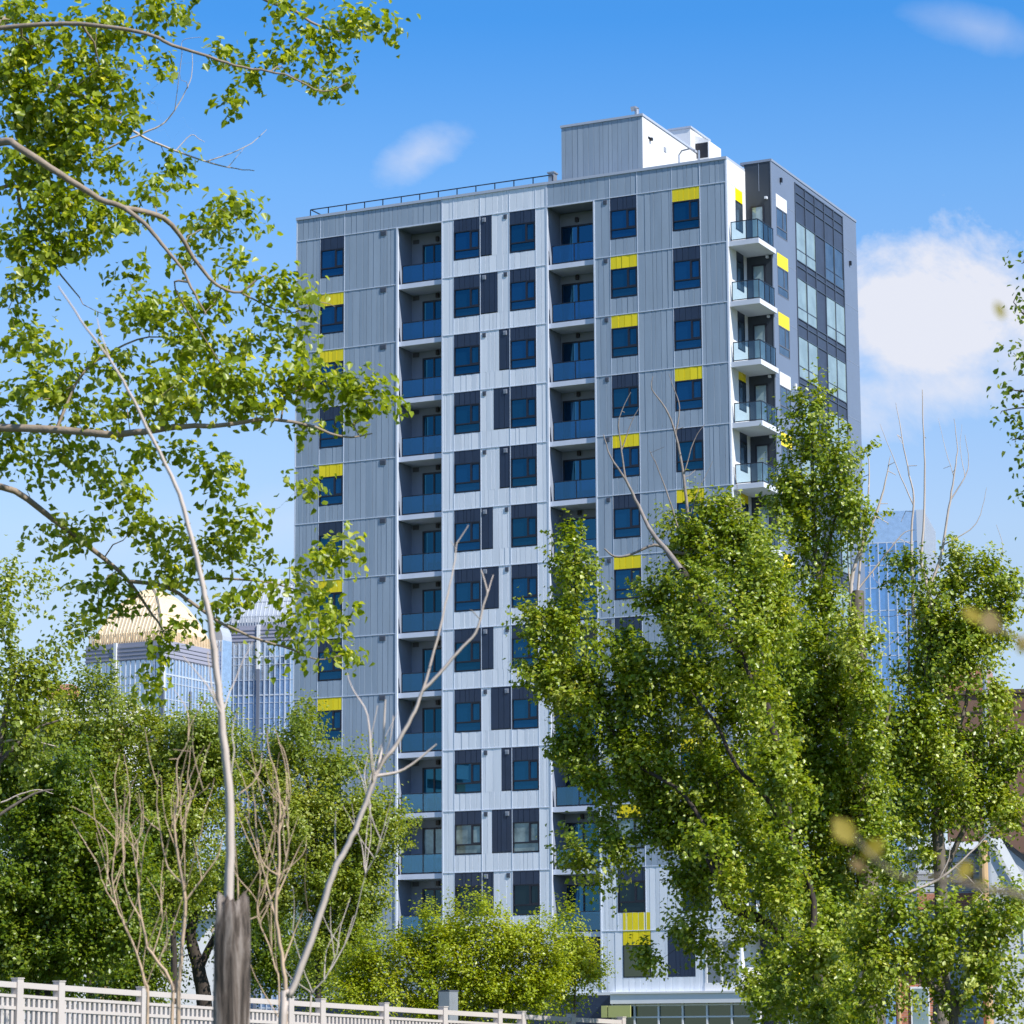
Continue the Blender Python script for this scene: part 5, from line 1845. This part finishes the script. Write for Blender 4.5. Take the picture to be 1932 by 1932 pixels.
# poplars on the right
leafy_tree('poplar_tree', 'leaning poplar with a dark diagonal limb and bare grey top branches before the block', 50, 1560,
           [([(1550, 1900, -0.78), (1525, 1815, -1.04), (1493, 1770, -1.20), (1426, 1730, -1.30), (1372, 1708, -1.25), (1357, 1662, -1.14), (1335, 1619, -0.94)], 0.13, 0.05),
            ([(1357, 1662, -1.14), (1348, 1595, -1.04), (1290, 1500, -0.78), (1230, 1460, -0.52), (1180, 1430), (1150, 1370)], 0.045, 0.02),
            ([(1525, 1815, -1.04), (1535, 1700, -0.78), (1490, 1580, -0.78), (1436, 1491, -0.99), (1392, 1450, -1.04), (1352, 1366, -0.99), (1325, 1333, -0.94)], 0.06, 0.018),
            ([(1490, 1580, -0.78), (1470, 1430, -0.94), (1440, 1320, -1.14), (1420, 1269, -1.25), (1395, 1227, -1.25), (1364, 1189, -1.20), (1336, 1150, -1.04), (1286, 1076, -0.62), (1262, 1044, -0.31)], 0.085, 0.055),
            ([(1420, 1269, -1.25), (1408, 1200, -1.20), (1385, 1165, -1.14), (1378, 1130, -1.14)], 0.035, 0.012),
            ([(1180, 1430), (1120, 1300), (1090, 1150), (1082, 1030)], 0.03, 0.012),
            ([(1395, 1227, -2), (1340, 1120), (1335, 1010)], 0.03, 0.01), ([(1440, 1320, -2), (1430, 1150), (1400, 1020)], 0.04, 0.012)],
           [(1080, 1030, 22, 44), (1088, 1105, 42, 60), (1078, 1190, 52, 66), (1036, 1200, 16, 20), (1058, 1290, 54, 58), (1110, 1330, 92, 88), (1022, 1290, 16, 16), (1100, 1430, 70, 70),
            (1255, 1290, 130, 120), (1190, 1225, 60, 46), (1270, 1160, 70, 60), (1335, 990, 38, 50), (1320, 1080, 66, 82), (1385, 965, 22, 40), (1400, 1050, 66, 80), (1445, 1150, 82, 82), (1340, 1180, 80, 60), (1450, 1080, 30, 40), (1290, 1010, 20, 26),
            (1170, 1470, 100, 90), (1290, 1470, 150, 110), (1420, 1330, 120, 110), (1255, 1600, 90, 56), (1390, 1620, 130, 80), (1160, 1580, 60, 60), (1350, 1540, 140, 90), (1300, 1690, 50, 36, 0, .6), (1420, 1780, 50, 40, 0, .6), (1540, 1830, 70, 60, -2.5), (1560, 1910, 80, 40, -2.5), (1470, 1900, 60, 40, -2), (1470, 1680, 60, 70, -1.5), (1500, 1500, 70, 80, -1.5), (1450, 1430, 60, 60, -1.2, .7), (1405, 1235, 44, 36, -1.9, .6), (1330, 1120, 34, 30, -1.6, .6), (1436, 1330, 50, 40, -2.0, .7), (1380, 1690, 50, 30, -1.9, .7), (1350, 1600, 40, 40, -1.6, .7), (1470, 1740, 50, 40, -1.9, .7), (1225, 1822, 40, 12, 0, .6), (1340, 1800, 50, 34, 0, .6), (1300, 1765, 36, 22, 0, .5), (1120, 1640, 20, 10)],
           M['leaf_pop'], M['bark_dark'], 61, dens=17, per=370, bough=0.27, leaf=0.076, spray=0.30, group=GP, sub=3, subsig=0.24,
           dead=([([(1286, 1076, -1.2), (1262, 1044, -0.6), (1230, 1005, -0.3), (1205, 955), (1180, 905), (1152, 862), (1138, 820)], 0.055, 0.008),
                  ([(1262, 1040), (1235, 1028), (1190, 1046), (1160, 1050), (1140, 1035)], 0.035, 0.012),
                  ([(1180, 905), (1172, 850), (1168, 790), (1190, 740)], 0.02, 0.005),
                  ([(1172, 850), (1190, 800), (1205, 770)], 0.012, 0.004),
                  ([(1300, 1040), (1298, 980), (1290, 900), (1275, 820), (1255, 770), (1230, 735), (1232, 710)], 0.04, 0.006),
                  ([(1275, 820), (1282, 770), (1270, 730), (1262, 705)], 0.014, 0.004),
                  ([(1290, 900), (1310, 830), (1330, 800)], 0.012, 0.004),
                  ([(1285, 1010), (1262, 940), (1240, 880), (1225, 850)], 0.02, 0.005),
                  ([(1300, 980), (1320, 920), (1345, 870)], 0.012, 0.004),
                  ([(1394, 960), (1392, 930), (1385, 880)], 0.012, 0.004)],
                 [(1290, 850, 40, 90), (1250, 900, 40, 80), (1310, 900, 30, 70), (1180, 800, 25, 50), (1250, 990, 50, 40)], 3.0))
leafy_tree('poplar_tree', 'tallest poplar with a narrow spire against the slate wing and a sawn pale trunk', 55, 1640,
           [([(1645, 1900), (1640, 1700), (1625, 1450), (1620, 1250), (1617, 1115)], 0.28, 0.12),
            ([(1630, 1500), (1570, 1300), (1545, 1100), (1535, 950), (1530, 800)], 0.09, 0.015), ([(1545, 1100), (1580, 960), (1590, 850)], 0.04, 0.01), ([(1640, 1650), (1560, 1560), (1500, 1450)], 0.08, 0.02), ([(1630, 1500), (1660, 1400), (1680, 1330)], 0.05, 0.02)],
           [(1530, 785, 20, 36), (1540, 865, 46, 50), (1528, 950, 62, 66), (1592, 870, 22, 50), (1580, 940, 44, 40), (1535, 1050, 56, 66), (1555, 1150, 60, 60), (1490, 965, 26, 30), (1600, 985, 24, 30),
            (1530, 1260, 110, 92), (1480, 1340, 90, 80), (1590, 1330, 70, 100), (1560, 1450, 130, 100), (1500, 1560, 120, 92), (1600, 1580, 100, 90), (1580, 1690, 90, 80), (1520, 1680, 90, 70), (1540, 1760, 66, 60, -3), (1590, 1850, 110, 70, -3), (1650, 1500, 40, 60), (1622, 1225, 40, 40, -1.2), (1640, 1320, 44, 60, -1.2), (1640, 1410, 50, 60, -1.2), (1650, 1600, 50, 60, -1.0), (1470, 1880, 70, 46, -3), (1560, 1900, 110, 46, -4), (1480, 1820, 40, 30, -3)],
           M['leaf_pop'], M['bark'], 62, dens=16, per=380, bough=0.29, leaf=0.080, spray=0.32, group=GP, sub=3, subsig=0.24,
           dead=([([(1605, 1290), (1605, 1180), (1610, 1080), (1640, 1000), (1660, 950), (1672, 900), (1680, 860)], 0.05, 0.006),
                  ([(1606, 1200), (1622, 1080), (1635, 960), (1640, 880), (1628, 840)], 0.03, 0.005),
                  ([(1610, 1130), (1660, 1060), (1700, 1010), (1720, 1000)], 0.02, 0.005),
                  ([(1615, 1130), (1600, 1060), (1598, 1000)], 0.02, 0.006)],
                 [(1660, 960, 34, 80), (1690, 900, 26, 60), (1640, 900, 24, 60), (1680, 1060, 50, 60), (1640, 1050, 40, 60)], 5.0))
leafy_tree('poplar_tree', 'poplar at the far right with long bare white branches above its crown', 60, 1770,
           [([(1775, 1900), (1775, 1700), (1765, 1500), (1750, 1300), (1755, 1150)], 0.2, 0.05), ([(1765, 1500), (1820, 1330), (1845, 1150)], 0.06, 0.015), ([(1775, 1650), (1850, 1500), (1890, 1380)], 0.07, 0.02), ([(1765, 1500), (1720, 1350), (1715, 1150)], 0.06, 0.015)],
           [(1728, 1090, 26, 44), (1752, 1165, 46, 56), (1795, 1060, 26, 40), (1790, 1125, 46, 56), (1846, 1080, 26, 50), (1840, 1170, 40, 60), (1760, 1230, 70, 70), (1738, 1300, 44, 62), (1800, 1250, 56, 60), (1760, 1390, 110, 80), (1870, 1330, 44, 50), (1855, 1420, 66, 60), (1760, 1500, 110, 80), (1880, 1490, 56, 50), (1700, 1450, 60, 70), (1820, 1540, 80, 50), (1700, 1580, 70, 60), (1870, 1110, 10, 24), (1885, 1150, 12, 16), (1905, 1440, 40, 50), (1760, 1620, 50, 40, 0, .6), (1900, 1560, 50, 40, 0, .8), (1690, 1670, 70, 46)],
           M['leaf_pop'], M['bark'], 63, dens=13, per=380, bough=0.32, leaf=0.084, spray=0.32, group=GP, sub=3, subsig=0.25,
           dead=([([(1738, 1180), (1755, 1140), (1745, 1090), (1738, 1060), (1742, 1000), (1745, 900), (1742, 800), (1740, 735)], 0.045, 0.008),
                  ([(1725, 1190), (1722, 1120), (1720, 1000), (1724, 940), (1712, 880), (1700, 810), (1690, 760)], 0.04, 0.005),
                  ([(1724, 950), (1700, 900), (1680, 850), (1660, 800)], 0.014, 0.004),
                  ([(1750, 1110), (1775, 1050), (1790, 960), (1800, 900), (1806, 850), (1800, 790)], 0.035, 0.005),
                  ([(1795, 940), (1820, 900), (1828, 870), (1820, 820)], 0.016, 0.004),
                  ([(1820, 900), (1812, 850), (1815, 800)], 0.010, 0.003),
                  ([(1800, 905), (1785, 850), (1770, 790)], 0.010, 0.003),
                  ([(1785, 1040), (1830, 1000), (1850, 970), (1862, 920)], 0.014, 0.004),
                  ([(1868, 1110), (1885, 1060), (1892, 1030), (1880, 990)], 0.014, 0.004)],
                 [(1700, 850, 40, 80), (1740, 850, 20, 80), (1800, 860, 30, 60), (1700, 1000, 60, 70), (1650, 1080, 40, 80), (1690, 1150, 50, 80), (1720, 960, 50, 60), (1660, 1200, 40, 60)], 4.5))
leafy_tree('bushy_tree', 'broad low bushy tree filling the lower right corner with pale bare twigs', 46, 1800,
           [([(1800, 1920), (1790, 1860), (1760, 1790)], 0.10, 0.03), ([(1800, 1920), (1860, 1800)], 0.07, 0.02), ([(1795, 1900), (1690, 1800)], 0.06, 0.02)],
           [(1690, 1745, 80, 46), (1770, 1755, 90, 50), (1860, 1770, 80, 60), (1740, 1830, 120, 60), (1860, 1850, 90, 70), (1660, 1830, 60, 60), (1900, 1730, 40, 40), (1650, 1770, 50, 40), (1800, 1900, 60, 40), (1900, 1900, 60, 50), (1640, 1900, 60, 40)],
           M['leaf_pop'], M['bark'], 64, dens=14, per=380, bough=0.26, leaf=0.070, spray=0.22, group=GP, sub=3, subsig=0.22, tb=0.08,
           dead=([([(1700, 1690), (1770, 1660), (1830, 1610), (1868, 1570)], 0.03, 0.006), ([(1770, 1660), (1790, 1620), (1792, 1580)], 0.012, 0.004), ([(1600, 1900), (1680, 1850), (1720, 1820), (1750, 1800)], 0.03, 0.008), ([(1660, 1690), (1690, 1660), (1705, 1640)], 0.012, 0.004), ([(1840, 1820), (1880, 1800), (1940, 1780)], 0.02, 0.006)], [(1740, 1640, 50, 30), (1700, 1830, 60, 30), (1850, 1700, 50, 30)], 3))
# leaves reaching in at the right edge
D = 40.0
rs = np.random.RandomState(71)
g0 = ground_at(2180, D)
et = thing('broadleaf_tree', 'dark green branch tips hanging in at the upper right edge beside the cloud', 'tree', g0, 0, GP)
t = Tree(71)
t.limb([g0, P3(2180, 1400, D), P3(2150, 800, D), P3(2120, 400, D)], 0.25, 0.08, -1)
for rows in ([(2150, 800), (2030, 640), (1940, 600), (1912, 570)], [(2150, 850), (2030, 760), (1940, 740), (1905, 735)], [(2160, 950), (2020, 800), (1945, 770), (1890, 775)], [(2160, 1000), (2020, 860), (1940, 830), (1908, 830)], [(2165, 1100), (2040, 950), (1960, 900), (1928, 880)], [(2150, 800), (2040, 560), (1960, 500), (1930, 495)], [(2170, 1300), (2050, 1180), (1960, 1130), (1928, 1120)]):
    t.limb(line(rows, D), 0.035, 0.006)
tg = blobs([(1922, 560, 16, 34), (1928, 600, 20, 30), (1920, 665, 16, 10), (1915, 735, 18, 12), (1900, 775, 20, 12), (1920, 800, 20, 24), (1928, 495, 7, 6), (1932, 840, 16, 26), (1930, 880, 8, 10), (1932, 930, 6, 8), (1932, 1095, 4, 10), (1975, 700, 40, 160), (2050, 700, 60, 260), (1990, 950, 40, 120), (2080, 1000, 60, 150)], D, 60, rs, 0.9, 0.0)
t.grow(tg, step=0.2)
t.wood('trunk', M['bark_dark'], et, tip=0.005, power=0.36, rmax=0.05)
pts, clm, out = scatter(tg, 12, 0.12, rs)
leaves('crown', pts, 0.085, M['leaf_dark'], et, 72, near=True, up=0.4, out=out, clump=clm, droop=0.7)

# a twig of autumn leaves close to the camera, far out of focus
D = 4.2
g0 = ground_at(2350, D)
tw = thing('leafy_shoot', 'blurred shoot of yellow autumn leaves close by at the lower right', 'shrub', g0)
t = Tree(81)
t.limb([g0, P3(2200, 1800, D), P3(2060, 1710, D), P3(1930, 1690, D), P3(1800, 1665, D), P3(1690, 1650, D)], 0.011, 0.003, -1)
t.limb(line([(1690, 1650), (1640, 1610), (1612, 1575)], D), 0.003, 0.002)
t.limb(line([(1800, 1665), (1822, 1630)], D), 0.0014, 0.001)
t.limb(line([(2200, 1800), (2060, 1400), (1960, 1240), (1880, 1180)], D), 0.005, 0.002)
t.wood('stem', M['bark_pale'], tw, tip=0.001, sides=6)
lv = []
for (x, y, ang, L, W_) in ((1592, 1566, 2.25, 62, 20), (1648, 1600, 0.75, 54, 17), (1618, 1632, 2.5, 34, 10), (1820, 1640, 1.1, 40, 15), (1845, 1668, 0.3, 34, 10), (1868, 1172, 1.8, 46, 19), (1835, 1160, 2.6, 50, 12), (1880, 1190, 5.3, 30, 10), (1886, 585, 2.0, 40, 9), (1930, 1215, 1.4, 40, 14)):
    lv.append((x, y, ang, L, W_))
V, F, T = [], [], []
for i, (x, y, ang, L, W_) in enumerate(lv):
    dx, dy = math.cos(ang), -math.sin(ang)
    n0 = len(V)
    for (a, b, dd) in ((-0.5, 0, 0), (-0.25, 0.8, 0.004), (0.1, 1.0, 0.008), (0.5, 0, 0.012), (0.1, -1.0, -0.004), (-0.25, -0.8, -0.006)):
        V.append(P3(x + dx * a * L - dy * b * W_, y + dy * a * L + dx * b * W_, D + dd + 0.02 * math.sin(i * 2.1)))
    F += [(n0, n0 + 1, n0 + 2, n0 + 3), (n0, n0 + 3, n0 + 4, n0 + 5)]
    T += [(0.5, 0.35, 0.9, 0.5, 0.3, 0.85, 0.55, 0.95, 0.1, 0.4)[i]] * 6
V = np.array(V) - np.array(tw.location)
F = np.array(F)
mesh_np('foliage', V, F.ravel(), np.full(len(F), 4), M['leaf_autumn'], tw, T)
